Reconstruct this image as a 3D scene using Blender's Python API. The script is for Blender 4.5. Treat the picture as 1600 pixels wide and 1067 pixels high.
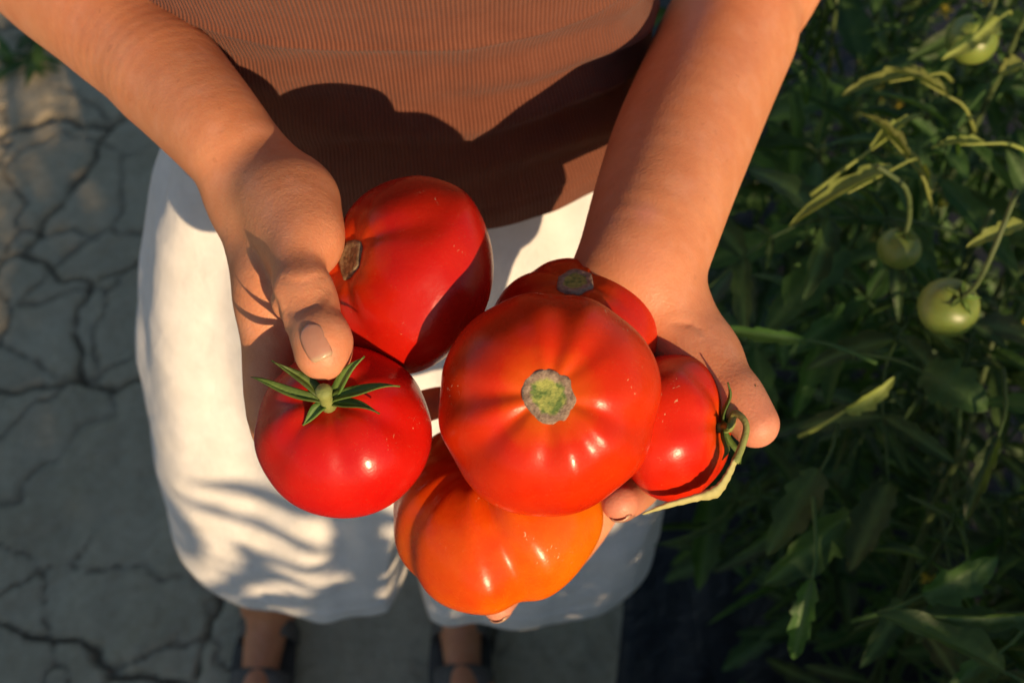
import bpy, math, random
import numpy as np
from mathutils import Vector, Matrix

R_ = math.radians
scene = bpy.context.scene
for o in list(bpy.data.objects):
    bpy.data.objects.remove(o)

# ------------------------------------------------------------------ camera
PITCH = R_(57.0)
CAM = np.array([0.0, -0.437, 1.585])
FPX = 40.0 / 36.0 * 1600.0
cam_data = bpy.data.cameras.new('camera')
cam = bpy.data.objects.new('camera', cam_data)
scene.collection.objects.link(cam)
cam.location = CAM
cam.rotation_euler = (math.pi / 2 - PITCH, 0, 0)
cam_data.lens = 40.0
cam_data.sensor_width = 36.0
cam_data.clip_start = 0.01
cam_data.clip_end = 500.0
cam_data.dof.use_dof = True
cam_data.dof.focus_distance = 0.522
cam_data.dof.aperture_fstop = 8.5
scene.camera = cam

# ------------------------------------------------------------------ sky, sun, exposure
SUN_EL, SUN_AZ = R_(18.8), R_(25.0)          # azimuth to the right of the direction back to the camera
L = Vector((math.cos(SUN_EL) * math.sin(SUN_AZ), -math.cos(SUN_EL) * math.cos(SUN_AZ), math.sin(SUN_EL)))
world = bpy.data.worlds.new('World')
scene.world = world
world.use_nodes = True
wn = world.node_tree
bgn = wn.nodes['Background']
sky = wn.nodes.new('ShaderNodeTexSky')
sky.sky_type = 'NISHITA'
sky.sun_disc = False
sky.sun_elevation = SUN_EL
sky.sun_rotation = math.atan2(L.x, L.y)
sky.dust_density = 0.3
sky.air_density = 1.0
wn.links.new(sky.outputs[0], bgn.inputs[0])
bgn.inputs[1].default_value = 0.09
sun_d = bpy.data.lights.new('sun', 'SUN')
sun_d.energy = 5.0
sun_d.angle = R_(0.55)
sun_d.color = (1.0, 0.71, 0.42)
sun = bpy.data.objects.new('sun', sun_d)
scene.collection.objects.link(sun)
sun.rotation_euler = L.to_track_quat('Z', 'Y').to_euler()
sun.location = L * 8
scene.view_settings.view_transform = 'Standard'
scene.view_settings.look = 'None'
scene.view_settings.exposure = 0.12
scene.view_settings.gamma = 1.0
scene.view_settings.use_curve_mapping = False
scene.render.engine = 'CYCLES'
scene.cycles.use_denoising = True
scene.cycles.max_bounces = 5
scene.cycles.diffuse_bounces = 3
scene.cycles.glossy_bounces = 2
scene.cycles.transmission_bounces = 3
scene.cycles.use_adaptive_sampling = True
scene.cycles.adaptive_threshold = 0.02
scene.cycles.transparent_max_bounces = 8

# ------------------------------------------------------------------ helpers
sp, cp = math.sin(PITCH), math.cos(PITCH)
RIGHT = np.array([1.0, 0, 0]); UP = np.array([0, sp, cp]); FWD = np.array([0, cp, -sp])
C = scene.collection
TY = 0.045                                    # how far the body stands back
X0 = -0.075                                   # the middle of the standing person


def W(px, py, d):
    """a point of the place seen along a line of sight, d metres deep"""
    return CAM + RIGHT * ((px - 800) / FPX * d) + UP * ((533.5 - py) / FPX * d) + FWD * d


HS = 1.18                                     # how far out the hands and the fruit are held


def WH(px, py, d):
    return W(px, py, d * HS)


def cdir(x, y, z):
    """direction given as right, up, back towards the viewer"""
    v = RIGHT * x + UP * y - FWD * z
    return v / np.linalg.norm(v)


def sstep(a, b, x):
    t = np.clip((x - a) / (b - a), 0, 1)
    return t * t * (3 - 2 * t)


_nr = np.random.RandomState(11)
_ND = _nr.normal(size=(64, 3)); _ND /= np.linalg.norm(_ND, axis=1)[:, None]
_NP = _nr.uniform(0, 6.28, 64)


def fnoise(P, scale=1.0, seed=0, octaves=3):
    """cheap smooth noise (warped sines), about -1..1"""
    P = np.asarray(P, float)
    out = np.zeros(P.shape[:-1]); amp = 1.0; tot = 0
    f = scale
    for o in range(octaves):
        for k in range(4):
            i = (seed * 7 + o * 13 + k * 5) % 64
            j = (i + 17) % 64
            ph = 1.7 * np.sin(P @ _ND[j] * f * 0.73 + _NP[j])
            out += amp * 0.5 * np.sin(P @ _ND[i] * f + _NP[i] + ph)
        tot += amp; amp *= 0.5; f *= 2.1
    return out / tot


def mesh_obj(name, verts, faces, mat, parent=None, smooth=True, uvs=None):
    me = bpy.data.meshes.new(name)
    if isinstance(faces, np.ndarray):
        nf, k = faces.shape
        me.vertices.add(len(verts)); me.vertices.foreach_set('co', np.asarray(verts, np.float32).ravel())
        me.loops.add(nf * k); me.loops.foreach_set('vertex_index', faces.astype(np.int32).ravel())
        me.polygons.add(nf)
        me.polygons.foreach_set('loop_start', np.arange(0, nf * k, k, dtype=np.int32))
        me.update(calc_edges=True)
    else:
        me.from_pydata([tuple(v) for v in verts], [], faces)
        me.update()
    if smooth:
        me.polygons.foreach_set('use_smooth', np.ones(len(me.polygons), dtype=bool))
    if uvs is not None:
        uvl = me.uv_layers.new(name='uv')
        li = np.zeros(len(me.loops), np.int32); me.loops.foreach_get('vertex_index', li)
        uvl.data.foreach_set('uv', np.asarray(uvs, np.float32)[li].ravel())
    me.validate()
    if mat is not None:
        me.materials.append(mat)
    o = bpy.data.objects.new(name, me)
    C.objects.link(o)
    if parent is not None:
        o.parent = parent
    return o


def tag(o, label=None, cat=None, group=None, kind=None):
    for k, v in (('label', label), ('category', cat), ('group', group), ('kind', kind)):
        if v is not None:
            o[k] = v
    return o


def empty(name, loc=(0, 0, 0)):
    o = bpy.data.objects.new(name, None)
    o.location = loc
    o.empty_display_size = 0.05
    C.objects.link(o)
    return o


def grid_faces(nr, nc, wrap=False):
    i, j = np.meshgrid(np.arange(nr - 1), np.arange(nc if wrap else nc - 1), indexing='ij')
    j2 = (j + 1) % nc
    return np.stack([i * nc + j, i * nc + j2, (i + 1) * nc + j2, (i + 1) * nc + j], -1).reshape(-1, 4)


def tube(points, radii, n=8, flat=1.0):
    """verts, faces of a tube along points with capped ends"""
    P = np.asarray(points, float); m = len(P)
    r = np.broadcast_to(np.asarray(radii, float), (m,))
    T = np.gradient(P, axis=0); T /= np.linalg.norm(T, axis=1)[:, None] + 1e-12
    ref = np.array([0.0, 0, 1]) if abs(T[0][2]) < 0.9 else np.array([1.0, 0, 0])
    V = []
    u = np.cross(ref, T[0]); u /= np.linalg.norm(u)
    for i in range(m):
        u = u - T[i] * (u @ T[i]); u /= np.linalg.norm(u)
        v = np.cross(T[i], u)
        a = np.arange(n) / n * 2 * math.pi
        V.append(P[i] + r[i] * (np.cos(a)[:, None] * u + flat * np.sin(a)[:, None] * v))
    V = np.concatenate(V)
    F = [list(f) for f in grid_faces(m, n, True)]
    F.append(list(range(n))[::-1]); F.append(list(range((m - 1) * n, m * n)))
    return V, F


def joinm(parts):
    V = []; F = []; b = 0
    for v, f in parts:
        V.append(np.asarray(v, float)); F += [[int(i) + b for i in q] for q in f]; b += len(v)
    return np.concatenate(V), F


def spline(pts, n):
    P = np.asarray(pts, float); m = len(P)
    Q = np.vstack([2 * P[0] - P[1], P, 2 * P[-1] - P[-2]])
    out = []
    for s in np.linspace(0, m - 1, n):
        i = min(int(s), m - 2); t = s - i
        a, b, c, d = Q[i], Q[i + 1], Q[i + 2], Q[i + 3]
        out.append(0.5 * (2 * b + (c - a) * t + (2 * a - 5 * b + 4 * c - d) * t * t + (3 * b - a - 3 * c + d) * t ** 3))
    return np.array(out)


# ------------------------------------------------------------------ materials
class Mat:
    def __init__(s, name):
        s.m = bpy.data.materials.new(name); s.m.use_nodes = True
        s.t = s.m.node_tree; s.n = s.t.nodes; s.p = s.n['Principled BSDF']; s.out = s.n['Material Output']
        s.tc = s.n.new('ShaderNodeTexCoord')

    def link(s, a, b):
        s.t.links.new(a, b)

    def set(s, **k):
        for a, v in k.items():
            s.p.inputs[a.replace('_', ' ')].default_value = v
        return s

    def noise(s, scale, detail=4, rough=0.5, coord='Object', vec=None, dist=0.0):
        t = s.n.new('ShaderNodeTexNoise'); t.inputs['Scale'].default_value = scale
        t.inputs['Detail'].default_value = detail; t.inputs['Roughness'].default_value = rough
        t.inputs['Distortion'].default_value = dist
        s.link(vec if vec is not None else s.tc.outputs[coord], t.inputs['Vector'])
        return t.outputs['Fac']

    def voronoi(s, scale, feature='F1', coord='Object', rnd=1.0):
        t = s.n.new('ShaderNodeTexVoronoi'); t.feature = feature
        t.inputs['Scale'].default_value = scale; t.inputs['Randomness'].default_value = rnd
        s.link(s.tc.outputs[coord], t.inputs['Vector'])
        return t.outputs['Distance']

    def ramp(s, fac, stops):
        t = s.n.new('ShaderNodeValToRGB'); e = t.color_ramp.elements
        while len(e) < len(stops):
            e.new(0.5)
        for el, (p, c) in zip(e, stops):
            el.position = p
            el.color = (c, c, c, 1) if isinstance(c, (int, float)) else (*c, 1)
        s.link(fac, t.inputs['Fac'])
        return t.outputs['Color']

    def mix(s, fac, a, b, mode='MIX'):
        t = s.n.new('ShaderNodeMix'); t.data_type = 'RGBA'; t.blend_type = mode
        for v, i in ((fac, 0), (a, 6), (b, 7)):
            if isinstance(v, (int, float)):
                t.inputs[i].default_value = v if i == 0 else (v, v, v, 1)
            elif isinstance(v, tuple):
                t.inputs[i].default_value = (*v, 1)
            else:
                s.link(v, t.inputs[i])
        return t.outputs[2]

    def math(s, op, a, b=0.0):
        t = s.n.new('ShaderNodeMath'); t.operation = op
        for v, i in ((a, 0), (b, 1)):
            if isinstance(v, (int, float)):
                t.inputs[i].default_value = v
            else:
                s.link(v, t.inputs[i])
        return t.outputs[0]

    def bump(s, h, dist, strength=1.0, normal=None):
        t = s.n.new('ShaderNodeBump'); t.inputs['Distance'].default_value = dist
        t.inputs['Strength'].default_value = strength
        s.link(h, t.inputs['Height'])
        if normal is not None:
            s.link(normal, t.inputs['Normal'])
        return t.outputs['Normal']

    def col(s, c):
        if isinstance(c, tuple):
            s.p.inputs['Base Color'].default_value = (*c, 1)
        else:
            s.link(c, s.p.inputs['Base Color'])
        return s

    def nor(s, n):
        s.link(n, s.p.inputs['Normal']); return s

    def sep(s, coord='Object'):
        t = s.n.new('ShaderNodeSeparateXYZ'); s.link(s.tc.outputs[coord], t.inputs[0])
        return t.outputs

    def attr(s, name):
        t = s.n.new('ShaderNodeAttribute'); t.attribute_name = name
        return t.outputs


def skin_mat():
    M = Mat('skin')
    n1 = M.noise(38, 4, 0.6); n2 = M.noise(420, 2, 0.5); n3 = M.noise(160, 3, 0.6)
    c = M.mix(M.ramp(n1, [(0.3, 0.0), (0.7, 1.0)]), (0.64, 0.248, 0.112), (0.71, 0.305, 0.150))
    c = M.mix(M.ramp(n3, [(0.45, 0.0), (0.8, 0.45)]), c, (0.60, 0.225, 0.110))
    a = M.attr('tone')
    c = M.mix(a['Fac'], c, (0.68, 0.27, 0.19))
    d = M.ramp(M.noise(900, 2, 0.6), [(0.70, 0.0), (0.78, 0.30)])
    d2 = M.math('MULTIPLY', d, M.ramp(M.noise(30, 3), [(0.5, 0.0), (0.62, 1.0)]))
    c = M.mix(d2, c, (0.72, 0.60, 0.46))                      # dried soil dust caught in the skin
    c = M.mix(M.math('MULTIPLY', M.ramp(M.noise(150, 1, 0.4), [(0.73, 0.0), (0.77, 1.0)]), 0.30), c, (0.36, 0.13, 0.06))      # freckles
    dd = M.math('MULTIPLY', M.attr('dirt')['Fac'], M.ramp(M.noise(520, 5, 0.75), [(0.46, 0.0), (0.64, 0.75)]))
    c = M.mix(dd, c, (0.62, 0.44, 0.24))
    c = M.mix(M.math('MULTIPLY', M.ramp(M.noise(24, 5, 0.65), [(0.40, 0.0), (0.66, 1.0)]), 0.40), c, (0.54, 0.185, 0.085))
    c = M.mix(M.math('MULTIPLY', M.ramp(M.noise(60, 4, 0.6), [(0.5, 0.0), (0.72, 1.0)]), 0.35), c, (0.74, 0.36, 0.23))
    M.col(c)
    M.set(Roughness=0.46, Subsurface_Weight=0.22, Subsurface_Scale=0.006, Subsurface_Radius=(1.0, 0.35, 0.18), Specular_IOR_Level=0.38)
    v = M.voronoi(620)
    w = M.noise(150, 4, 0.65, dist=0.6)
    b = M.bump(v, 0.00025, 0.35)
    lines = M.ramp(M.voronoi(330, 'DISTANCE_TO_EDGE'), [(0.0, 0.0), (0.12, 1.0)])
    b = M.bump(lines, 0.00014, 0.14, b)
    b = M.bump(w, 0.0008, 0.20, b)
    wr = M.noise(300, 5, 0.72, dist=1.2)
    b = M.bump(M.math('MULTIPLY', wr, M.attr('wrinkle')['Fac']), 0.0011, 0.42, b)
    M.nor(b)
    return M.m


def tomato_mat(name, base, alt, shoulder, seed, orange_dir=None, orange=None, sh0=0.06, sh1=0.30):
    M = Mat(name)
    geo = M.sep('Generated')
    n = M.noise(26 + seed, 4, 0.55); n2 = M.noise(70 + seed, 4, 0.6)
    c = M.mix(M.ramp(n, [(0.32, 0.0), (0.68, 1.0)]), base, alt)
    if orange is not None:
        dv = M.n.new('ShaderNodeVectorMath'); dv.operation = 'DOT_PRODUCT'
        M.link(M.tc.outputs['Object'], dv.inputs[0]); dv.inputs[1].default_value = orange_dir
        f = M.math('ADD', dv.outputs['Value'], M.math('MULTIPLY', M.math('SUBTRACT', n, 0.5), 0.03))
        c = M.mix(M.ramp(M.math('ADD', M.math('MULTIPLY', f, 9.0), 0.5), [(0.15, 0.0), (0.75, 1.0)]), c, orange)
    a = M.attr('stemdist')['Fac']                              # distance over the skin from the stem
    s = M.math('ADD', a, M.math('MULTIPLY', M.math('SUBTRACT', n2, 0.5), 0.20))
    c = M.mix(M.ramp(s, [(sh0, 0.85), (sh1, 0.0)]), c, shoulder)
    c = M.mix(M.ramp(M.noise(1500, 1, 0.5), [(0.71, 0.0), (0.77, 0.15)]), c, (0.85, 0.45, 0.18))     # pale lenticels
    st = M.noise(300, 2, 0.5, dist=2.0)
    sc = M.math('MULTIPLY', M.ramp(st, [(0.685, 0.0), (0.70, 0.8)]), M.ramp(M.noise(32 + seed, 2), [(0.61, 0.0), (0.65, 1.0)]))
    c = M.mix(sc, c, (0.70, 0.42, 0.22))                       # dry scuffs and soil flecks
    M.col(c)
    rr = M.mix(sc, M.ramp(M.noise(90, 4), [(0.3, 0.23), (0.7, 0.32)]), 0.7)
    M.link(rr, M.p.inputs['Roughness'])
    M.set(Subsurface_Weight=0.12, Subsurface_Scale=0.006, Subsurface_Radius=(1.0, 0.18, 0.05), Specular_IOR_Level=0.27)
    b = M.bump(M.noise(1100, 2), 0.00008, 0.15)
    b = M.bump(M.noise(60, 4, 0.6), 0.0016, 0.25, b)
    M.nor(b)
    return M.m


def scar_mat():
    M = Mat('corky_scar')
    rr = M.attr('rim')['Fac']
    n = M.noise(420, 4, 0.7)
    g = M.mix(M.ramp(M.noise(260, 3), [(0.38, 0.0), (0.62, 1.0)]), (0.42, 0.44, 0.10), (0.12, 0.20, 0.04))
    k = M.mix(M.ramp(n, [(0.3, 0.0), (0.7, 1.0)]), (0.16, 0.095, 0.06), (0.46, 0.34, 0.235))
    M.col(M.mix(M.ramp(M.math('ADD', rr, M.math('MULTIPLY', M.math('SUBTRACT', n, 0.5), 0.35)), [(0.60, 0.0), (0.72, 1.0)]), g, k))
    M.set(Roughness=0.75)
    M.nor(M.bump(M.noise(500, 5, 0.7), 0.0012, 0.8))
    return M.m


def scar_dark_mat():
    M = Mat('dry_scar')
    n = M.noise(380, 4, 0.7)
    M.col(M.mix(M.ramp(n, [(0.35, 0.0), (0.65, 1.0)]), (0.13, 0.085, 0.04), (0.40, 0.30, 0.17)))
    M.set(Roughness=0.8)
    M.nor(M.bump(M.noise(500, 5, 0.7), 0.0012, 0.8))
    return M.m


def leaf_mat(name, a, b, trans, rough=0.5):
    M = Mat(name)
    oi = M.n.new('ShaderNodeObjectInfo')
    n = M.noise(45, 4, 0.6)
    c = M.mix(M.ramp(n, [(0.3, 0.0), (0.7, 1.0)]), a, b)
    hs = M.n.new('ShaderNodeHueSaturation')
    M.link(c, hs.inputs['Color'])
    M.link(M.math('ADD', 0.55, M.math('MULTIPLY', oi.outputs['Random'], 0.9)), hs.inputs['Value'])
    M.link(M.math('ADD', 0.485, M.math('MULTIPLY', oi.outputs['Random'], 0.03)), hs.inputs['Hue'])
    vein = M.attr('vein')['Fac']
    c2 = M.mix(M.math('MULTIPLY', vein, 0.55), hs.outputs['Color'], tuple(min(1, x * 2.0 + 0.03) for x in b))
    M.col(c2)
    M.set(Roughness=rough, Specular_IOR_Level=0.35)
    M.nor(M.bump(M.noise(160, 3, 0.6), 0.0025, 0.5))
    tr = M.n.new('ShaderNodeBsdfTranslucent')
    M.link(M.mix(1.0, c2, trans, 'MULTIPLY'), tr.inputs['Color'])
    mx = M.n.new('ShaderNodeMixShader'); mx.inputs[0].default_value = 0.30
    M.link(M.p.outputs[0], mx.inputs[1]); M.link(tr.outputs[0], mx.inputs[2])
    M.link(mx.outputs[0], M.out.inputs['Surface'])
    return M.m


def simple_mat(name, a, b, scale, rough, bscale=None, bdist=0.001, spec=0.5, sss=0.0):
    M = Mat(name)
    M.col(M.mix(M.ramp(M.noise(scale, 5, 0.6), [(0.3, 0.0), (0.7, 1.0)]), a, b))
    M.set(Roughness=rough, Specular_IOR_Level=spec)
    if sss:
        M.set(Subsurface_Weight=sss, Subsurface_Scale=0.005)
    if bscale:
        M.nor(M.bump(M.noise(bscale, 4, 0.65), bdist, 0.7))
    return M.m


def knit_mat():
    M = Mat('ribbed_knit')
    uv = M.sep('UV')
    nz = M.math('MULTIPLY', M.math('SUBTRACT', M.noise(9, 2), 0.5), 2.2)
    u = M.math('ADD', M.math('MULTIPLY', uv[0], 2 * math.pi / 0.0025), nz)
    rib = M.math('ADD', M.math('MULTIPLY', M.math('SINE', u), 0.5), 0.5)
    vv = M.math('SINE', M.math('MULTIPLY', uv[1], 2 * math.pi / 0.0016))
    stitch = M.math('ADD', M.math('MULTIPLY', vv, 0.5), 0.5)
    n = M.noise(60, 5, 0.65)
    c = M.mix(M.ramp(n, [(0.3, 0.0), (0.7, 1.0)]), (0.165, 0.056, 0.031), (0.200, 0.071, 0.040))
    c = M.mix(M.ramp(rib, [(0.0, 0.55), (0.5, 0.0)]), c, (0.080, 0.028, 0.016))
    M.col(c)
    M.set(Roughness=0.85, Specular_IOR_Level=0.2, Sheen_Weight=0.08, Sheen_Roughness=0.5)
    h = M.math('ADD', rib, M.math('MULTIPLY', stitch, 0.28))
    b = M.bump(h, 0.0009, 0.8)
    b = M.bump(M.noise(1400, 2), 0.0003, 0.5, b)
    M.nor(b)
    return M.m


def linen_mat():
    M = Mat('white_linen')
    n = M.noise(40, 5, 0.6)
    uv = M.sep('UV')
    wu = M.math('SINE', M.math('MULTIPLY', uv[0], 2 * math.pi / 0.0014))
    wv = M.math('SINE', M.math('MULTIPLY', uv[1], 2 * math.pi / 0.0014))
    M.col(M.mix(M.ramp(n, [(0.3, 0.0), (0.7, 1.0)]), (0.70, 0.69, 0.67), (0.80, 0.79, 0.775)))
    M.set(Roughness=0.9, Specular_IOR_Level=0.15)
    b = M.bump(M.math('ADD', wu, wv), 0.0003, 0.35)
    b = M.bump(M.noise(48, 5, 0.6, dist=0.8), 0.004, 0.30, b)
    mp = M.n.new('ShaderNodeMapping'); mp.inputs['Scale'].default_value = (1, 1, 0.16)
    M.link(M.tc.outputs['Object'], mp.inputs['Vector'])
    b = M.bump(M.noise(42, 3, 0.5, vec=mp.outputs['Vector'], dist=0.4), 0.006, 0.22, b)
    M.nor(b)
    return M.m


def soil_mat():
    M = Mat('dry_cracked_soil')
    n = M.noise(5.5, 6, 0.62); n2 = M.noise(60, 5, 0.7)
    c = M.mix(M.ramp(n, [(0.3, 0.0), (0.7, 1.0)]), (0.46, 0.385, 0.255), (0.60, 0.515, 0.36))
    c = M.mix(M.ramp(n2, [(0.35, 0.35), (0.6, 0.0)]), c, (0.32, 0.24, 0.135))
    cr = M.attr('crack')['Fac']
    c = M.mix(M.math('MULTIPLY', cr, 0.5), c, (0.05, 0.04, 0.027))      # darker colour down in the cracks
    M.col(c)
    M.set(Roughness=0.95, Specular_IOR_Level=0.15)
    b = M.bump(M.noise(190, 6, 0.7), 0.006, 0.7)
    b = M.bump(M.noise(28, 5, 0.6), 0.02, 0.5, b)
    M.nor(b)
    return M.m


def film_mat():
    M = Mat('black_mulch_film')
    n = M.noise(9, 5, 0.6)
    c = M.mix(M.ramp(n, [(0.5, 0.0), (0.75, 1.0)]), (0.012, 0.013, 0.017), (0.04, 0.038, 0.034))
    M.col(c)
    M.set(Roughness=0.5, Specular_IOR_Level=0.35)
    b = M.bump(M.noise(22, 5, 0.6, dist=1.5), 0.02, 0.6)
    M.nor(b)
    return M.m


SKIN = skin_mat()
NAIL = None
SCAR, SCAR_DARK = scar_mat(), scar_dark_mat()
CALYX = leaf_mat('calyx_green', (0.085, 0.150, 0.028), (0.16, 0.25, 0.05), (0.9, 1.0, 0.3))
PEDICEL = simple_mat('fuzzy_stem_green', (0.16, 0.21, 0.05), (0.30, 0.33, 0.09), 60, 0.65, 700, 0.0006)
STALK = simple_mat('dry_yellow_stalk', (0.42, 0.40, 0.14), (0.58, 0.52, 0.22), 70, 0.65, 500, 0.0006)
LEAF = leaf_mat('tomato_leaf', (0.022, 0.056, 0.014), (0.052, 0.105, 0.026), (2.2, 2.3, 0.5))
SUNLIT_LEAF = leaf_mat('sunlit_tomato_leaf', (0.160, 0.205, 0.042), (0.270, 0.315, 0.075), (1.4, 1.5, 0.5))  # paler copy of the leaf, sunlight put into its colour
STEM = simple_mat('plant_stem', (0.05, 0.085, 0.022), (0.085, 0.12, 0.035), 50, 0.6, 500, 0.0008)
GREEN_FRUIT = simple_mat('unripe_fruit', (0.13, 0.19, 0.030), (0.21, 0.27, 0.055), 45, 0.40, None, spec=0.5, sss=0.15)
PETAL = simple_mat('yellow_petal', (0.75, 0.55, 0.03), (0.8, 0.62, 0.06), 60, 0.6)
KNIT, LINEN, SOIL, FILM = knit_mat(), linen_mat(), soil_mat(), film_mat()
THREAD = simple_mat('white_thread', (0.62, 0.61, 0.59), (0.72, 0.71, 0.69), 300, 0.9)
STRAP = simple_mat('taupe_strap', (0.10, 0.085, 0.07), (0.15, 0.13, 0.11), 90, 0.7, 500, 0.0008)
SOLE = simple_mat('dark_sole', (0.05, 0.045, 0.04), (0.08, 0.07, 0.06), 60, 0.8)
HAIR = simple_mat('brown_hair', (0.035, 0.02, 0.012), (0.06, 0.035, 0.02), 200, 0.5)
EYE = simple_mat('eye_white', (0.7, 0.68, 0.65), (0.75, 0.73, 0.7), 20, 0.3)


def nail_mat():
    M = Mat('fingernail')
    g = M.attr('tip')['Fac']
    c = M.mix(M.ramp(g, [(0.86, 0.0), (0.93, 1.0)]), (0.47, 0.225, 0.145), (0.50, 0.33, 0.20))
    c = M.mix(M.ramp(g, [(0.10, 0.55), (0.24, 0.0)]), c, (0.52, 0.29, 0.21))
    M.col(c)
    M.set(Roughness=0.32, Subsurface_Weight=0.15, Subsurface_Scale=0.003, Specular_IOR_Level=0.5)
    M.nor(M.bump(M.noise(260, 3), 0.0006, 0.4))
    return M.m


NAIL = nail_mat()


# ------------------------------------------------------------------ the ground
def axis_coords(lo, hi, step, far):
    inner = np.arange(lo, hi + step / 2, step)
    ext = [step]
    while sum(ext) < far:
        ext.append(ext[-1] * 1.22)
    e = np.cumsum(ext)
    return np.concatenate([(lo - e)[::-1], inner, hi + e])


def build_ground():
    xs = axis_coords(-1.25, 0.75, 0.0055, 120); ys = axis_coords(-0.55, 1.35, 0.0055, 120)
    X, Y = np.meshgrid(xs, ys, indexing='ij')
    P = np.stack([X, Y, 0 * X], -1)
    rs = np.random.RandomState(5)
    inside = (np.abs(X + 0.25) < 1.6) & (np.abs(Y - 0.4) < 1.5)
    wx = X + 0.050 * fnoise(P, 11, 1, 3) + 0.010 * fnoise(P, 70, 5, 2)
    wy = Y + 0.050 * fnoise(P, 11, 4, 3) + 0.010 * fnoise(P, 70, 8, 2)

    def crack(cell, seed, width):
        rs = np.random.RandomState(seed)
        gx, gy = np.meshgrid(np.arange(-2.4, 2.0, cell), np.arange(-1.6, 2.4, cell), indexing='ij')
        pts = np.stack([gx.ravel(), gy.ravel()], -1) + rs.uniform(-0.46, 0.46, (gx.size, 2)) * cell
        d1 = np.full(X.shape, 9.0); d2 = np.full(X.shape, 9.0)
        for p in pts:
            d = np.hypot(wx - p[0], wy - p[1])
            m = d < d1
            d2 = np.where(m, d1, np.minimum(d2, d)); d1 = np.where(m, d, d1)
        e = (d2 - d1) * 0.5
        wv = width * (0.55 + 0.7 * (fnoise(P, 7, seed, 2) * 0.5 + 0.5))
        return np.exp(-(e / wv) ** 2) * inside, e
    c1, e1 = crack(0.36, 3, 0.0038)
    c2, e2 = crack(0.17, 8, 0.0024)
    c2 *= sstep(-0.05, 0.45, fnoise(P, 5, 9, 2))
    z = 0.010 * fnoise(P, 6, 2, 4) * inside + 0.0022 * fnoise(P, 60, 6, 3)
    z = z + 0.002 * sstep(0, 0.04, e1) * inside + 0.0035 * fnoise(P, 26, 12, 3) * inside - 0.020 * c1 - 0.008 * c2 - 0.012
    V = np.stack([X, Y, z], -1).reshape(-1, 3)
    o = mesh_obj('ground', V, grid_faces(len(xs), len(ys)), SOIL)
    a = o.data.attributes.new('crack', 'FLOAT', 'POINT')
    a.data.foreach_set('value', np.clip(c1 + 0.7 * c2, 0, 1).astype(np.float32).ravel())
    tag(o, 'dry cracked clay ground between the tomato rows', kind='structure')
    return o


build_ground()


def build_film():
    xs = np.linspace(0.0, 1.35, 110); ys = np.linspace(-4.2, 2.6, 420)
    X, Y = np.meshgrid(xs, ys, indexing='ij')
    P = np.stack([X, Y, 0 * X], -1)
    edge = 0.11 + 0.025 * np.sin(Y * 3.1 + 0.4) + 0.012 * np.sin(Y * 11)
    Xw = edge + X * (1 - (edge - 0.1) / 1.35)
    z = 0.012 + 0.07 * np.exp(-((X - 0.55) / 0.33) ** 2) + 0.006 * fnoise(P, 24, 3, 3) + 0.004 * fnoise(P * np.array([3, 0.6, 1]), 30, 7, 2)
    z = np.where(X < 0.02, -0.03, z)
    o = mesh_obj('ground_cover_film', np.stack([Xw, Y, z], -1).reshape(-1, 3), grid_faces(110, 420), FILM)
    tag(o, 'black plastic mulch film laid under the tomato plants', kind='structure')


build_film()


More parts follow.
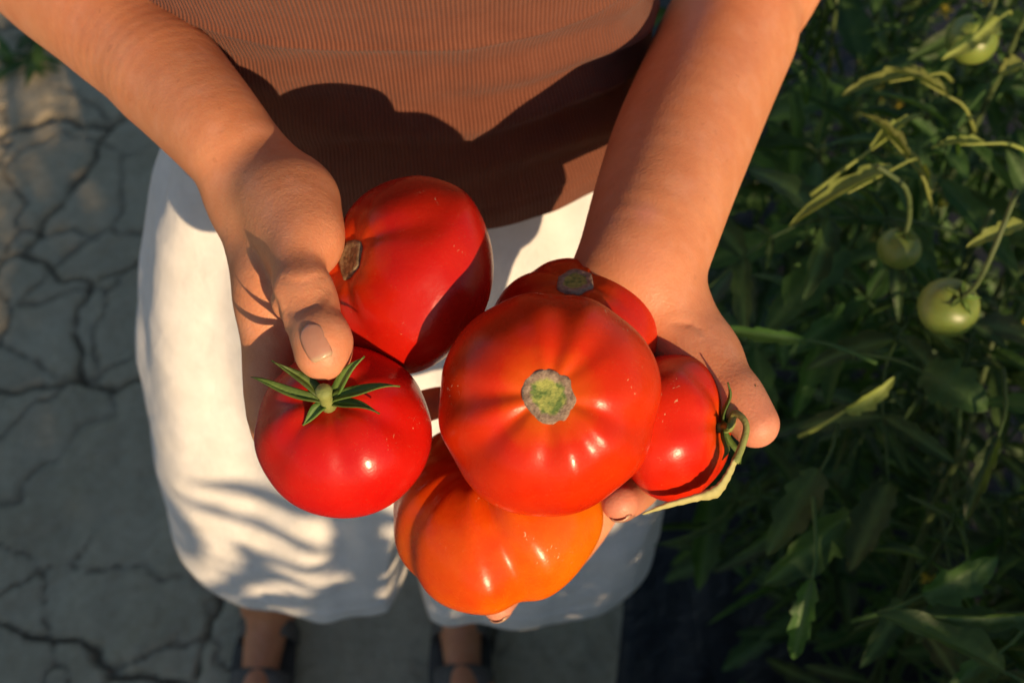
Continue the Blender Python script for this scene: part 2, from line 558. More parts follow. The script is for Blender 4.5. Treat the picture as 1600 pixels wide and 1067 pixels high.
# ------------------------------------------------------------------ signed-distance modelling for the body
class Field:
    def __init__(s, lo, hi, h):
        s.lo = np.array(lo, float); s.h = h
        s.n = np.ceil((np.array(hi) - s.lo) / h).astype(int) + 1
        s.A = np.full(s.n, 0.08, np.float32)

    def sub(s, lo, hi):
        a = np.clip(np.floor((lo - s.lo) / s.h).astype(int), 0, s.n)
        b = np.clip(np.ceil((hi - s.lo) / s.h).astype(int) + 1, 0, s.n)
        if np.any(b <= a):
            return None, None
        sl = tuple(slice(a[i], b[i]) for i in range(3))
        ax = [(s.lo[i] + s.h * np.arange(a[i], b[i])).astype(np.float32) for i in range(3)]
        return sl, ax

    def _cap(s, ax, a, b, ra, rb, sq=None):
        ab = (b - a).astype(np.float32); L2 = float(ab @ ab) + 1e-12
        x = ax[0][:, None, None] - np.float32(a[0]); y = ax[1][None, :, None] - np.float32(a[1]); z = ax[2][None, None, :] - np.float32(a[2])
        t = np.clip((x * ab[0] + y * ab[1] + z * ab[2]) / L2, 0, 1)
        dx, dy, dz = x - t * ab[0], y - t * ab[1], z - t * ab[2]
        d2 = dx * dx + dy * dy + dz * dz
        if sq is not None:                       # squash along a direction: sq = (unit vector, factor)
            v, f = sq
            q = dx * np.float32(v[0]) + dy * np.float32(v[1]) + dz * np.float32(v[2])
            d2 = d2 + q * q * (f * f - 1)
        return np.sqrt(d2) - (ra + (rb - ra) * t)

    def cap(s, a, b, ra, rb=None, k=0.01, sq=None):
        rb = ra if rb is None else rb
        a = np.asarray(a, float); b = np.asarray(b, float)
        m = max(ra, rb) * (1.0 if sq is None else max(1.0, 1.0 / sq[1])) + k + 0.006 + 2 * s.h
        sl, ax = s.sub(np.minimum(a, b) - m, np.maximum(a, b) + m)
        if sl is None:
            return
        d = s._cap(ax, a, b, ra, rb, sq)
        A = s.A[sl]
        hh = np.clip(k - np.abs(A - d), 0, None) / k
        s.A[sl] = np.minimum(A, d) - hh * hh * k * 0.25

    def sweep(s, pts, radii, k=0.01, n=24, seg=None):
        """one limb along a smooth line, joined to the rest in a single blend"""
        P = spline(pts, n)
        r = np.interp(np.linspace(0, 1, n), np.linspace(0, 1, len(radii)), radii)
        for _ in range(2):
            r[1:-1] = (r[:-2] + 2 * r[1:-1] + r[2:]) / 4
        m = max(radii) + k + 0.006 + 2 * s.h
        sl, ax = s.sub(P.min(0) - m, P.max(0) + m)
        d = None
        D = np.full([len(a) for a in ax], 0.08, np.float32)
        sub = Field.__new__(Field); sub.lo = np.array([a[0] for a in ax], float); sub.h = s.h; sub.n = np.array(D.shape); sub.A = D
        for i in range(n - 1):
            q = max(r[i], r[i + 1]) + k + 0.006 + 2 * s.h
            sl2, ax2 = sub.sub(np.minimum(P[i], P[i + 1]) - q, np.maximum(P[i], P[i + 1]) + q)
            D[sl2] = np.minimum(D[sl2], s._cap(ax2, P[i], P[i + 1], r[i], r[i + 1]))
        A = s.A[sl]
        hh = np.clip(k - np.abs(A - D), 0, None) / k
        s.A[sl] = np.minimum(A, D) - hh * hh * k * 0.25

    def chain(s, pts, radii, k=0.01):
        for i in range(len(pts) - 1):
            s.cap(pts[i], pts[i + 1], radii[i], radii[i + 1], k)

    def cut(s, a, b, r, k=0.003):
        a = np.asarray(a, float); b = np.asarray(b, float)
        m = r + k + 2 * s.h
        sl, ax = s.sub(np.minimum(a, b) - m, np.maximum(a, b) + m)
        if sl is None:
            return
        d = -s._cap(ax, a, b, r, r)
        A = s.A[sl]
        hh = np.clip(k - np.abs(A - d), 0, None) / k
        s.A[sl] = np.maximum(A, d) + hh * hh * k * 0.25

    def value(s, p):
        i = np.clip(np.round((np.asarray(p) - s.lo) / s.h).astype(int), 0, s.n - 1)
        return float(s.A[tuple(i)])

    def snap(s, p, n, lift=0.0):
        """move p along n on to the surface"""
        p = np.array(p, float); n = np.array(n, float)
        q = p + n * 0.04
        step = s.h * 0.5; last = None
        for _ in range(int(0.08 / step)):
            f = (q - s.lo) / s.h
            i = np.floor(f).astype(int); w = f - i
            if np.any(i < 0) or np.any(i + 1 >= s.n):
                q = q - n * step; continue
            c = s.A[i[0]:i[0] + 2, i[1]:i[1] + 2, i[2]:i[2] + 2]
            c = c[0] * (1 - w[0]) + c[1] * w[0]; c = c[0] * (1 - w[1]) + c[1] * w[1]; v = c[0] * (1 - w[2]) + c[1] * w[2]
            if v < 0:
                if last is not None:                       # land between the two samples
                    q = q + n * step * (-v / (last - v))
                break
            last = float(v)
            q = q - n * step
        return q + n * lift

    def nets(s, smooth=2):
        A = s.A; S = A < 0
        c = np.zeros(np.array(A.shape) - 1, np.int8)
        offs = [(i, j, k) for i in (0, 1) for j in (0, 1) for k in (0, 1)]
        for (i, j, k) in offs:
            c += S[i:A.shape[0] - 1 + i, j:A.shape[1] - 1 + j, k:A.shape[2] - 1 + k]
        mask = (c > 0) & (c < 8)
        idx = np.argwhere(mask)
        ids = np.full(mask.shape, -1, np.int32); ids[mask] = np.arange(len(idx))
        acc = np.zeros((len(idx), 3)); cnt = np.zeros(len(idx))
        vals = {o: A[idx[:, 0] + o[0], idx[:, 1] + o[1], idx[:, 2] + o[2]] for o in offs}
        for a in offs:
            for ax in range(3):
                if a[ax] == 0:
                    b = list(a); b[ax] = 1; b = tuple(b)
                    va, vb = vals[a], vals[b]
                    m = (va < 0) != (vb < 0)
                    t = np.where(m, va / np.where(m, va - vb, 1), 0)
                    pos = np.array(a, float)[None] + 0 * acc
                    pos[:, ax] += t
                    acc[m] += pos[m]; cnt[m] += 1
        V = s.lo + s.h * (idx + acc / cnt[:, None])
        F = []
        n = A.shape
        for ax in range(3):
            u, v = (ax + 1) % 3, (ax + 2) % 3
            sa = [slice(1, n[i] - 1) for i in range(3)]; sa[ax] = slice(0, n[ax] - 1)
            sb = list(sa); sb[ax] = slice(1, n[ax])
            s0 = S[tuple(sa)]; s1 = S[tuple(sb)]
            e = np.argwhere(s0 != s1)
            inside_first = s0[tuple(e.T)]
            e = e + np.array([sl.start for sl in sa])
            def cell(du, dv):
                q = e.copy(); q[:, u] -= du; q[:, v] -= dv
                return ids[q[:, 0], q[:, 1], q[:, 2]]
            q = np.stack([cell(1, 1), cell(0, 1), cell(0, 0), cell(1, 0)], -1)
            q[~inside_first] = q[~inside_first][:, ::-1]
            F.append(q)
        F = np.concatenate(F); F = F[(F >= 0).all(1)]
        for _ in range(smooth):
            s1 = np.zeros_like(V); c1 = np.zeros(len(V))
            for i in range(4):
                np.add.at(s1, F[:, i], V[F[:, (i + 1) % 4]]); np.add.at(c1, F[:, i], 1)
                np.add.at(s1, F[:, i], V[F[:, (i + 3) % 4]]); np.add.at(c1, F[:, i], 1)
            V = V * 0.5 + 0.5 * s1 / np.maximum(c1, 1)[:, None]
        return V, F


SHL = np.array([X0 - 0.175, 0.11 + TY, 1.375]); SHR = np.array([X0 + 0.185, 0.11 + TY, 1.375])
NAILS = []          # (centre, along, normal, width, length, crosswise radius)
DIRT = []           # (point, radius, amount): dried soil rubbed into the skin
RED = []            # (point, radius, amount): flushed fingertips, knuckles and marks on the skin


def left_arm():
    E = WH(38, -100, .600)
    P = {k: WH(*v) for k, v in dict(
        f1=(172, 34, .575), f2=(273, 132, .540), wr=(356, 228, .512), ca=(398, 308, .513), cd=(425, 310, .535),
        im=(424, 462, .490), ip=(426, 655, .493), idp=(480, 742, .508), it=(555, 745, .505),
        mm=(445, 452, .508), mp=(475, 632, .528), mdp=(565, 690, .535), mt=(640, 665, .525),
        rm=(462, 430, .528), rp=(525, 590, .552), rdp=(615, 640, .553), rt=(688, 628, .540),
        lm=(480, 400, .545), lp=(545, 520, .566), lt=(650, 545, .560),
        tb=(436, 316, .491), tm=(466, 372, .470), tp=(466, 418, .4575), ti=(478, 464, .4490), tt=(505, 545, .4370)).items()}
    g = 1.16
    pts = np.array(list(P.values()) + [E, SHL])
    f = Field(pts.min(0) - 0.06, pts.max(0) + 0.06, 0.0016)
    f.sweep([SHL, SHL * .5 + E * .5 + np.array([-.004, .006, 0]), E, P['f1'], P['f2'], P['wr'], P['ca']], [.050, .044, .041, .0370, .0285, .0232, .0222], .02, 60)
    f.cap(P['f2'] + FWD * .016, P['wr'] + FWD * .018, .018 * g, .0140 * g, .03)
    # palm bones and fingers, each one limb
    f.sweep([P['ca'], P['im'] * .55 + P['ca'] * .45, P['im'], P['ip'], P['idp'], P['it']], np.array([.0195, .0165, .0138, .0108, .0090, .0078]) * g, .012, 30)
    f.sweep([P['ca'] + FWD * .01, P['mm'], P['mp'], P['mdp'], P['mt']], np.array([.018, .0140, .0106, .0092, .0080]) * g, .009, 26)
    f.sweep([P['cd'], P['rm'], P['rp'], P['rdp'], P['rt']], np.array([.017, .0128, .0100, .0088, .0076]) * g, .009, 26)
    f.sweep([P['cd'] + FWD * .012, P['lm'], P['lp'], P['lt']], np.array([.016, .0118, .0088, .0070]) * g, .009, 22)
    # thumb: ball, root bone, then the two free joints
    f.sweep([P['ca'] + RIGHT * .004, P['tb'], P['tm'], P['tp'], P['ti'], P['tt']], np.array([.0200, .0182, .0142, .0108, .0116, .0106]) * g, .011, 34)
    f.cap(WH(412, 262, .508), WH(455, 330, .490), .0105 * g, .0120 * g, .022)
    f.cap(WH(462, 318, .490), WH(480, 375, .474), .0115 * g, .0100 * g, .018)
    f.cap(P['ti'] + UP * .000 - RIGHT * .002, P['ti'] - UP * .004 + RIGHT * .000, .0122 * g, .0118 * g, .006)
    f.cap(P['tt'] - UP * .002, P['tt'] + UP * .004, .0098 * g, .0108 * g, .006)
    f.cap(P['tb'] + FWD * .014 + RIGHT * .006, P['mm'], .016 * g, .012 * g, .02)
    f.cap(P['tm'] + FWD * .014, P['im'], .010 * g, .010 * g, .022)
    # tendon along the thumb side of the wrist
    def onto(x, y, d=.46, sink=0.0):
        p = WH(x, y, d); v = CAM - p; v /= np.linalg.norm(v)
        return f.snap(p, v, -sink)
    def ridge(pp, r, sink, k=.007, n=12):
        """a vein or tendon under the skin, sinking away at both ends"""
        q = [onto(x, y, .53, sink + .0035 * abs(2 * i / (n - 1) - 1) ** 4) for i, (x, y) in enumerate(spline(pp, n))]
        for i in range(n - 1):
            f.cap(q[i], q[i + 1], r, r, k)
    ridge([(408, 298), (430, 345), (446, 388), (458, 425)], .0026, .0017, .008)
    def crease(pp, r=.0010, k=.0026, off=.0002, n=9):
        q = [onto(x, y, .46, -off) for x, y in spline(pp, n)]
        for i in range(n - 1):
            f.cut(q[i], q[i + 1], r, k)
    crease([(436, 448), (470, 452), (512, 440)], .0008); crease([(434, 460), (470, 465), (514, 452)], .0010); crease([(436, 472), (470, 477), (508, 464)], .0008)
    crease([(438, 436), (470, 440), (506, 430)], .0006); crease([(440, 484), (466, 488), (496, 477)], .0006)
    crease([(396, 392), (414, 432), (428, 480), (442, 515)], .0012, .004)
    ax = P['tt'] - P['ti']; ax /= np.linalg.norm(ax)
    nn = cdir(0.04, -0.12, 1.0); nn = nn - ax * (nn @ ax); nn /= np.linalg.norm(nn)
    NAILS.append((f, f.snap(P['tt'] + ax * .0024, nn), ax, nn, .0120, .0150, .0104))
    DIRT.append((P['ti'], .012, 1.0)); DIRT.append((P['tt'] + ax * .006, .008, .8)); DIRT.append((P['tb'], .025, .45))
    RED.append((P['tt'] + ax * .008, .012, .40)); RED.append((P['it'], .02, .5)); RED.append((P['ti'], .012, .25)); RED.append((P['tm'], .02, .15))
    return f


def right_arm():
    E = WH(1205, -75, .660)
    P = {k: WH(*v) for k, v in dict(
        f1=(1136, 62, .630), f2=(1062, 235, .562), wr=(1003, 415, .514), ca=(985, 480, .528), cb=(1025, 482, .519),
        im=(1042, 640, .534), ip=(1012, 738, .532), idp=(988, 772, .508), it=(968, 785, .486),
        mm=(990, 655, .553), mp=(945, 780, .578), mdp=(895, 860, .585), mt=(845, 905, .572),
        rm=(922, 670, .567), rp=(868, 808, .596), rdp=(812, 893, .584), rt=(777, 944, .548),
        lm=(868, 620, .572), lp=(800, 730, .592), lt=(720, 800, .590),
        tb=(1048, 495, .512), tm=(1098, 566, .499), ti=(1150, 622, .486), tt=(1178, 660, .480)).items()}
    g = 1.16
    pts = np.array(list(P.values()) + [E, SHR])
    f = Field(pts.min(0) - 0.06, pts.max(0) + 0.06, 0.0016)
    f.sweep([SHR, SHR * .5 + E * .5 + np.array([.006, .008, 0]), E, P['f1'], P['f2'], P['wr'], P['ca']], [.050, .046, .043, .0375, .0305, .0215, .021], .02, 60)
    f.sweep([P['f1'] + RIGHT * .004, P['f2'] + RIGHT * .004 + FWD * .004, WH(1024, 425, .517), P['cb']], np.array([.025, .0245, .0182, .0190]) * g, .03, 24)
    f.sweep([P['f1'] - RIGHT * .004, P['f2'] - RIGHT * .004 + FWD * .004, WH(978, 405, .517), WH(935, 470, .545)], np.array([.025, .0240, .0172, .018]) * g, .03, 24)
    f.sweep([P['cb'], P['im'], P['ip'], P['idp'], P['it']], np.array([.0185, .0138, .0104, .0092, .0082]) * g, .010, 28)
    f.sweep([P['ca'] + FWD * .004, P['mm'], P['mp'], P['mdp'], P['mt']], np.array([.018, .0138, .0106, .0092, .0080]) * g, .009, 28)
    f.sweep([P['ca'] + FWD * .01, P['rm'], P['rp'], P['rdp'], P['rt']], np.array([.017, .0128, .0100, .0090, .0080]) * g, .009, 28)
    f.sweep([WH(935, 470, .545), P['lm'], P['lp'], P['lt']], np.array([.018, .0125, .0088, .0070]) * g, .009, 24)
    f.sweep([P['cb'], P['tb'], P['tm'], P['ti'], P['tt']], np.array([.0190, .0190, .0158, .0118, .0090]) * g, .012, 28)
    f.cap(WH(1020, 520, .522), P['tm'] + FWD * .01, .016 * g, .013 * g, .02)
    f.cap(P['tm'] + FWD * .012, P['im'], .011 * g, .011 * g, .02)
    f.cap(P['ti'], P['tt'] - UP * .001 + RIGHT * .001, .0110 * g, .0094 * g, .006)
    for a, b in (('im', 'mm'), ('mm', 'rm'), ('rm', 'lm')):
        f.cap(P[a], P[b], .0115, .0115, .01)
    def onto(x, y, d=.50, sink=0.0):
        p = WH(x, y, d); v = CAM - p; v /= np.linalg.norm(v)
        return f.snap(p, v, -sink)
    def ridge(pp, r, sink, k=.007, n=12):
        """a vein or tendon under the skin, sinking away at both ends"""
        q = [onto(x, y, .56, sink + .0035 * abs(2 * i / (n - 1) - 1) ** 4) for i, (x, y) in enumerate(spline(pp, n))]
        for i in range(n - 1):
            f.cap(q[i], q[i + 1], r, r, k)
    # tendons of the wrist, then veins of the forearm
    ridge([(1036, 290), (1022, 345), (1006, 395), (994, 440)], .0032, .0020, .009)
    ridge([(1064, 315), (1052, 365), (1042, 425)], .0026, .0018, .009)
    def crease(pp, r=.0010, k=.0022):
        q = [onto(x, y, .50, -.0002) for x, y in spline(pp, 9)]
        for i in range(8):
            f.cut(q[i], q[i + 1], r, k)
    crease([(1050, 505), (1085, 508), (1112, 532)], .0004); pass
    for a, b, wd in (('idp', 'it', .0118), ('rdp', 'rt', .0118)):
        ax = P[b] - P[a]; ax /= np.linalg.norm(ax)
        nn = cdir(0.10, -0.90, 0.35); nn = nn - ax * (nn @ ax); nn /= np.linalg.norm(nn)
        NAILS.append((f, f.snap(P[b] + ax * .000, nn), ax, nn, wd, .0125, .0084))
        RED.append((P[b], .018, .85))
    RED.append((P['tt'] + RIGHT * .004, .020, .85)); RED.append((P['ti'], .016, .4)); RED.append((onto(1008, 335), .006, .9))
    RED.append((onto(1005, 400), .013, .30)); RED.append((P['tm'], .02, .3))
    return f


def main_body():
    f = Field((X0 - 0.42, -0.14, -0.005), (X0 + 0.42, 0.40, 1.80), 0.006)
    V3 = lambda x, y, z: np.array([X0 + x, y + TY, z])
    # trunk, always inside the clothes
    for x in (-0.055, 0.055):
        f.cap(V3(x, .115, 1.30), V3(x, .115, 1.04), .088, .070, .03)
        f.cap(V3(x, .115, 1.04), V3(x * 1.3, .10, .90), .070, .085, .03)
    f.cap(V3(-.15, .11, 1.375), V3(.16, .11, 1.375), .048, .048, .04)
    # neck and head
    f.cap(V3(0, .115, 1.38), V3(0, .095, 1.50), .052, .050, .03)
    f.cap(V3(0, .105, 1.62), V3(0, .095, 1.60), .082, .078, .02); f.cap(V3(0, .045, 1.515), V3(0, .06, 1.575), .048, .062, .03)
    f.cap(V3(0, .008, 1.575), V3(0, -.014, 1.553), .008, .012, .010)
    f.cap(V3(-.018, .004, 1.525), V3(.018, .004, 1.525), .008, .008, .006)
    for x in (-1, 1):
        f.cap(V3(x * .082, .10, 1.60), V3(x * .084, .10, 1.555), .012, .009, .008)
        f.cut(V3(x * .032, .004, 1.590), V3(x * .036, .004, 1.590), .011, .008)
    # legs
    for hx, kx, ax, ay in ((-.085, -.212, -.262, .085), (.095, .035, .000, .090)):
        hip, knee, ank = V3(hx, .10, .90), V3(kx, .035, .475), V3(ax, ay, .085)
        f.chain([hip, hip * .45 + knee * .55, knee + np.array([0, .012, .07])], [.084, .060, .050], .03)
        f.cap(knee + np.array([0, .012, .07]), knee, .057, .052, .03); f.cap(knee + np.array([0, -.022, .012]), knee + np.array([0, -.018, -.012]), .032, .030, .02)
        calf = knee * .62 + ank * .38 + np.array([0, .022, 0])
        f.chain([knee, calf, knee * .25 + ank * .75, ank], [.050, .052, .042, .037], .03)
        toe = ank + np.array([-.012 if hx < 0 else .012, -.15, -.062])
        f.cap(ank + np.array([0, .035, -.055]), ank + np.array([0, 0, -.04]), .026, .030, .03)
        f.cap(ank + np.array([0, 0, -.03]), toe, .034, .020, .03)
        for i in range(5):
            s = (i - 2) * .017 * (1 if hx < 0 else -1)
            base = toe + np.array([s, .03 - abs(i - 1) * .004, .004])
            f.cap(base, base + np.array([s * .1, -.052 + i * .006, -.010]), .0115 - .001 * i, .0095 - .0008 * i, .006)
    return f


def build_person():
    parts = []
    fl, fr, fb = left_arm(), right_arm(), main_body()
    base = 0; VV = []; FF = []
    for f in (fl, fr, fb):
        V, F = f.nets(2 if f.h < .003 else 3)
        VV.append(V); FF.append(F + base); base += len(V)
    V = np.concatenate(VV); F = np.concatenate(FF)
    o = mesh_obj('person', V, F, SKIN)
    tone = np.zeros(len(V))
    for p, r, a in RED:
        tone = np.maximum(tone, a * np.exp(-(np.linalg.norm(V - p, axis=1) / r) ** 2))
    at = o.data.attributes.new('tone', 'FLOAT', 'POINT'); at.data.foreach_set('value', tone.astype(np.float32))
    dirt = np.zeros(len(V))
    for p, r, a in DIRT:
        dirt = np.maximum(dirt, a * np.exp(-(np.linalg.norm(V - p, axis=1) / r) ** 2))
    at = o.data.attributes.new('dirt', 'FLOAT', 'POINT'); at.data.foreach_set('value', dirt.astype(np.float32))
    wk = np.zeros(len(V))
    for p, r in ((WH(470, 470, .45), .034), (WH(460, 360, .48), .045), (WH(410, 520, .49), .05), (WH(1060, 500, .52), .04), (WH(1160, 620, .48), .03)):
        wk = np.maximum(wk, np.exp(-(np.linalg.norm(V - p, axis=1) / r) ** 2))
    at = o.data.attributes.new('wrinkle', 'FLOAT', 'POINT'); at.data.foreach_set('value', wk.astype(np.float32))
    tag(o, 'person in a brown ribbed tank top and white shorts cupping tomatoes in both hands', 'person')
    return o


person = build_person()


def build_nail(f, ctr, ax, nn, wd, ln, rad):
    side = np.cross(ax, nn)
    nu, nv = 13, 15
    V = []; tipv = []
    rows = np.array([(f.snap(ctr + ax * ((j / (nv - 1) - 0.5) * ln), nn) - ctr) @ nn for j in range(nv)])
    tt = np.linspace(0, 1, nv)
    rows = np.polyval(np.polyfit(tt[:-3], rows[:-3], 2), tt)          # a smooth plate carried on past the fingertip
    for j in range(nv):
        t = tt[j]
        for i in range(nu):
            s = i / (nu - 1) * 2 - 1
            w = wd / 2 * (0.90 + 0.10 * math.sin(math.pi * min(1, t * 1.1))) * (1 - 0.75 * max(0, (0.22 - t) / 0.22) ** 2) * (1 - 0.30 * max(0, (t - 0.86) / 0.14) ** 2)
            x = s * w
            l = (t - 0.5) * ln + 0.07 * ln * (1 - s * s) * (1 if t > .5 else -1) * abs(t - .5) * 2
            z = rows[j] - (rad - math.sqrt(max(rad * rad - x * x, 0))) + 0.00025 - 0.0005 * (t > .8) * (t - .8) * 5
            if t < 0.06 or abs(s) > 0.95:
                z -= 0.0008
            V.append(ctr + ax * l + side * x + nn * z); tipv.append(t)
    o = mesh_obj('fingernail', V, grid_faces(nv, nu), NAIL, person)
    a = o.data.attributes.new('tip', 'FLOAT', 'POINT'); a.data.foreach_set('value', np.array(tipv, np.float32))
    m = o.modifiers.new('thick', 'SOLIDIFY'); m.thickness = 0.0007; m.offset = 0
    return o


for n in NAILS:
    build_nail(*n)


# ------------------------------------------------------------------ clothes
def build_top():
    nc, nr = 420, 200
    th = np.linspace(0, 2 * math.pi, nc, endpoint=False) + math.pi
    zs = np.linspace(0.990, 1.345, nr)
    zk = [1.00, 1.05, 1.11, 1.17, 1.23, 1.29, 1.35]
    a = np.interp(zs, zk, [.172, .165, .164, .168, .172, .172, .164])
    bf = np.interp(zs, zk, [.114, .110, .109, .118, .136, .140, .120])
    bb = np.interp(zs, zk, [.105, .098, .095, .098, .102, .104, .098])
    T, Z = np.meshgrid(th, zs)
    A = a[:, None]; front = np.cos(T) > 0
    B = np.where(front, bf[:, None], bb[:, None])
    ex = 0.88
    cx = np.sign(np.sin(T)) * np.abs(np.sin(T)) ** ex; cy = np.sign(np.cos(T)) * np.abs(np.cos(T)) ** ex
    hemdip = 0.006 * np.cos(T) * sstep(1.07, 1.00, Z) + 0.003 * np.sin(T * 2 + 1) * sstep(1.06, 1.0, Z)
    Zr = Z - hemdip
    X = A * cx; Y = -B * cy
    P = np.stack([X, Y, Zr], -1)
    N = np.stack([cx / A, -cy / B, 0 * cx], -1); N /= np.linalg.norm(N, axis=-1)[..., None]
    d = np.zeros_like(X)
    # slack folds sagging between the hips and the waist, strongest on the wearer's left
    ph = Z * 1.0 + 0.050 * np.abs(np.sin(T * 0.5)) ** 1.5 + 0.008 * fnoise(P, 14, 2, 2)
    d += 0.0046 * np.sin(ph * 2 * math.pi / 0.038 + 1.5 * fnoise(P, 10, 5, 2)) * sstep(1.16, 1.10, Z) * sstep(1.00, 1.03, Z) * (0.35 + 0.65 * sstep(0.0, 0.8, np.sin(T)))
    d += 0.0042 * fnoise(P * np.array([1, 1, 2.2]), 26, 7, 3) * sstep(1.18, 1.12, Z)
    # the doubled band under the bust, its lower edge a soft step
    edge = 1.153 + 0.010 * np.cos(T) ** 2 * -1 + 0.002 * fnoise(P, 30, 1, 2)
    d += 0.0022 * sstep(edge - 0.0025, edge + 0.002, Z) + 0.002 * np.exp(-((Z - edge) / 0.004) ** 2)
    # rolled hem
    d += 0.0016 * sstep(1.010, 1.007, Z) + 0.0012 * np.exp(-((Z - 1.0085) / 0.0018) ** 2) * -1
    P = P + N * d[..., None]
    P[..., 0] += X0; P[..., 1] += 0.112 + TY
    seg = np.linalg.norm(np.diff(np.vstack([P[60], P[60][:1]]), axis=0), axis=1)
    u = np.concatenate([[0], np.cumsum(seg)[:-1]])
    UV = np.stack([np.broadcast_to(u, X.shape), Z], -1)
    # roll the frame so that the seam lies at the back
    o = mesh_obj('tank_top', P.reshape(-1, 3), grid_faces(nr, nc, True), KNIT, person, uvs=UV.reshape(-1, 2))
    m = o.modifiers.new('thick', 'SOLIDIFY'); m.thickness = 0.0022; m.offset = -1
    for s in (-1, 1):
        pts = spline([(X0 + s * .085, -.022 + TY, 1.33), (X0 + s * .095, .03 + TY, 1.395), (X0 + s * .105, .11 + TY, 1.428), (X0 + s * .10, .18 + TY, 1.40), (X0 + s * .09, .213 + TY, 1.335)], 24)
        Vs = []
        for i, p in enumerate(pts):
            t = pts[min(i + 1, 23)] - pts[max(i - 1, 0)]; t /= np.linalg.norm(t)
            for q in np.linspace(-1, 1, 7):
                Vs.append(p + np.array([q * .028, 0, 0]))
        st = mesh_obj('shoulder_strap', Vs, grid_faces(24, 7), KNIT, o, uvs=[(i % 7 * .009, i // 7 * .01) for i in range(24 * 7)])
        st.modifiers.new('thick', 'SOLIDIFY').thickness = 0.003
    return o


build_top()


def build_shorts():
    ns, nt = 260, 170
    ZT, ZB = 1.025, 0.472
    V = []; F = []; UV = []; base = 0
    hems = []
    for sg in (-1, 1):
        s = np.arange(ns) / ns; t = np.linspace(0, 1, nt)
        S, T = np.meshgrid(s, t)
        zc = ZT + (ZB - ZT) * t
        A = np.interp(zc, [.50, .61, .73, .83, .91, .97, 1.03], [.248, .247, .240, .222, .198, .170, .152])[:, None]
        B = np.interp(zc, [.50, .61, .73, .83, .91, .97, 1.03], [.116, .116, .118, .120, .112, .100, .094])[:, None]
        cy = TY + np.interp(zc, [.50, .61, .73, .83, .91, .97, 1.03], [.020, .034, .054, .078, .096, .106, .112])[:, None]
        arc = S < 0.75
        ang = np.where(arc, -math.pi / 2 + S / 0.75 * math.pi, 0)
        hx = np.where(arc, A * np.cos(ang), 0.0); hy = np.where(arc, B * np.sin(ang), B * (1 - (S - .75) / .25 * 2))
        ang2 = np.where(arc, R_(-128) + S / .75 * R_(256), R_(128) + (S - .75) / .25 * R_(104))
        pw = lambda v: np.sign(v) * np.abs(v) ** .78
        ex = A * 0.5 * (1 + pw(np.cos(ang2))); ey = B * pw(np.sin(ang2)) * (1 + .05 * np.cos(ang2))
        m = sstep(0.42, 1.0, T) * 0.58
        x = hx * (1 - m) + ex * m; y = hy * (1 - m) + ey * m
        P = np.stack([sg * x, y + cy, zc[:, None] + 0 * x], -1)
        # outward normal estimate from the outline
        dS = np.roll(P, -1, 1) - np.roll(P, 1, 1)
        N = np.stack([dS[..., 1], -dS[..., 0], 0 * x], -1) * (1 if sg > 0 else -1)
        N /= np.linalg.norm(N, axis=-1)[..., None] + 1e-9
        outer = sstep(0.0, 0.05, x)                         # no displacement at the centre seam
        Q = P * np.array([1, 1, 0.45]) + np.array([sg * 1.3, 0, 0])
        d = 0.0050 * fnoise(Q, 15, 3, 2) * sstep(0.05, 0.6, T) + 0.0012 * fnoise(P + sg, 60, 5, 3)
        gath = np.sin(np.arctan2(y, x + 0.02) * 15 + 2.0 * fnoise(P, 9, 4, 2)) * 0.0065 * sstep(0.02, 0.12, T) * (.35 + .65 * sstep(1.0, 0.4, T))
        d = d + gath + 0.0025 * np.sin(np.arctan2(y, x) * 6 + sg + 3 * T) * sstep(0.5, 1, T)
        dg = np.sin((P[..., 2] * 1.0 + sg * P[..., 0] * 0.8) * 2 * math.pi / 0.055 + 2.5 * fnoise(P, 8, 6, 2)) * 0.003 * sstep(0.3, 0.6, T)
        rg = (1 - np.abs(fnoise(P * np.array([1, 1, .35]) + 3 * sg, 16, 9, 2))) ** 4
        d = (d + dg * .15 + 0.0045 * rg * sstep(0.1, 0.4, T)) * outer
        # stitched hem band
        d += np.where(T > 0.945, 0.0012, 0) - 0.0016 * np.exp(-((T - 0.945) / 0.004) ** 2)
        P = P + N * d[..., None]
        P[..., 2] += (0.005 * fnoise(P, 9, 8, 2) - 0.010 * np.cos(np.arctan2(y, x - .11))) * sstep(0.5, 1, T) - (0.034 * (x / .23) ** 2) * sstep(0.6, 1, T) * -1
        P[..., 2] -= (0.022 if sg > 0 else 0.004) * T ** 2
        P[..., 0] += X0 - 0.028 * T + sg * (0.0008 + 0.001 * m)
        q = grid_faces(nt, ns, True)
        if sg < 0:
            q = q[:, ::-1]
        V.append(P.reshape(-1, 3)); F.append(q + base); base += P.size // 3
        u = S * 1.0
        UV.append(np.stack([u, T * .52], -1).reshape(-1, 2))
    o = mesh_obj('shorts', np.concatenate(V), np.concatenate(F)[:, ::-1], LINEN, person, uvs=np.concatenate(UV))
    m = o.modifiers.new('thick', 'SOLIDIFY'); m.thickness = 0.0014; m.offset = 1
    return o


shorts = build_shorts()


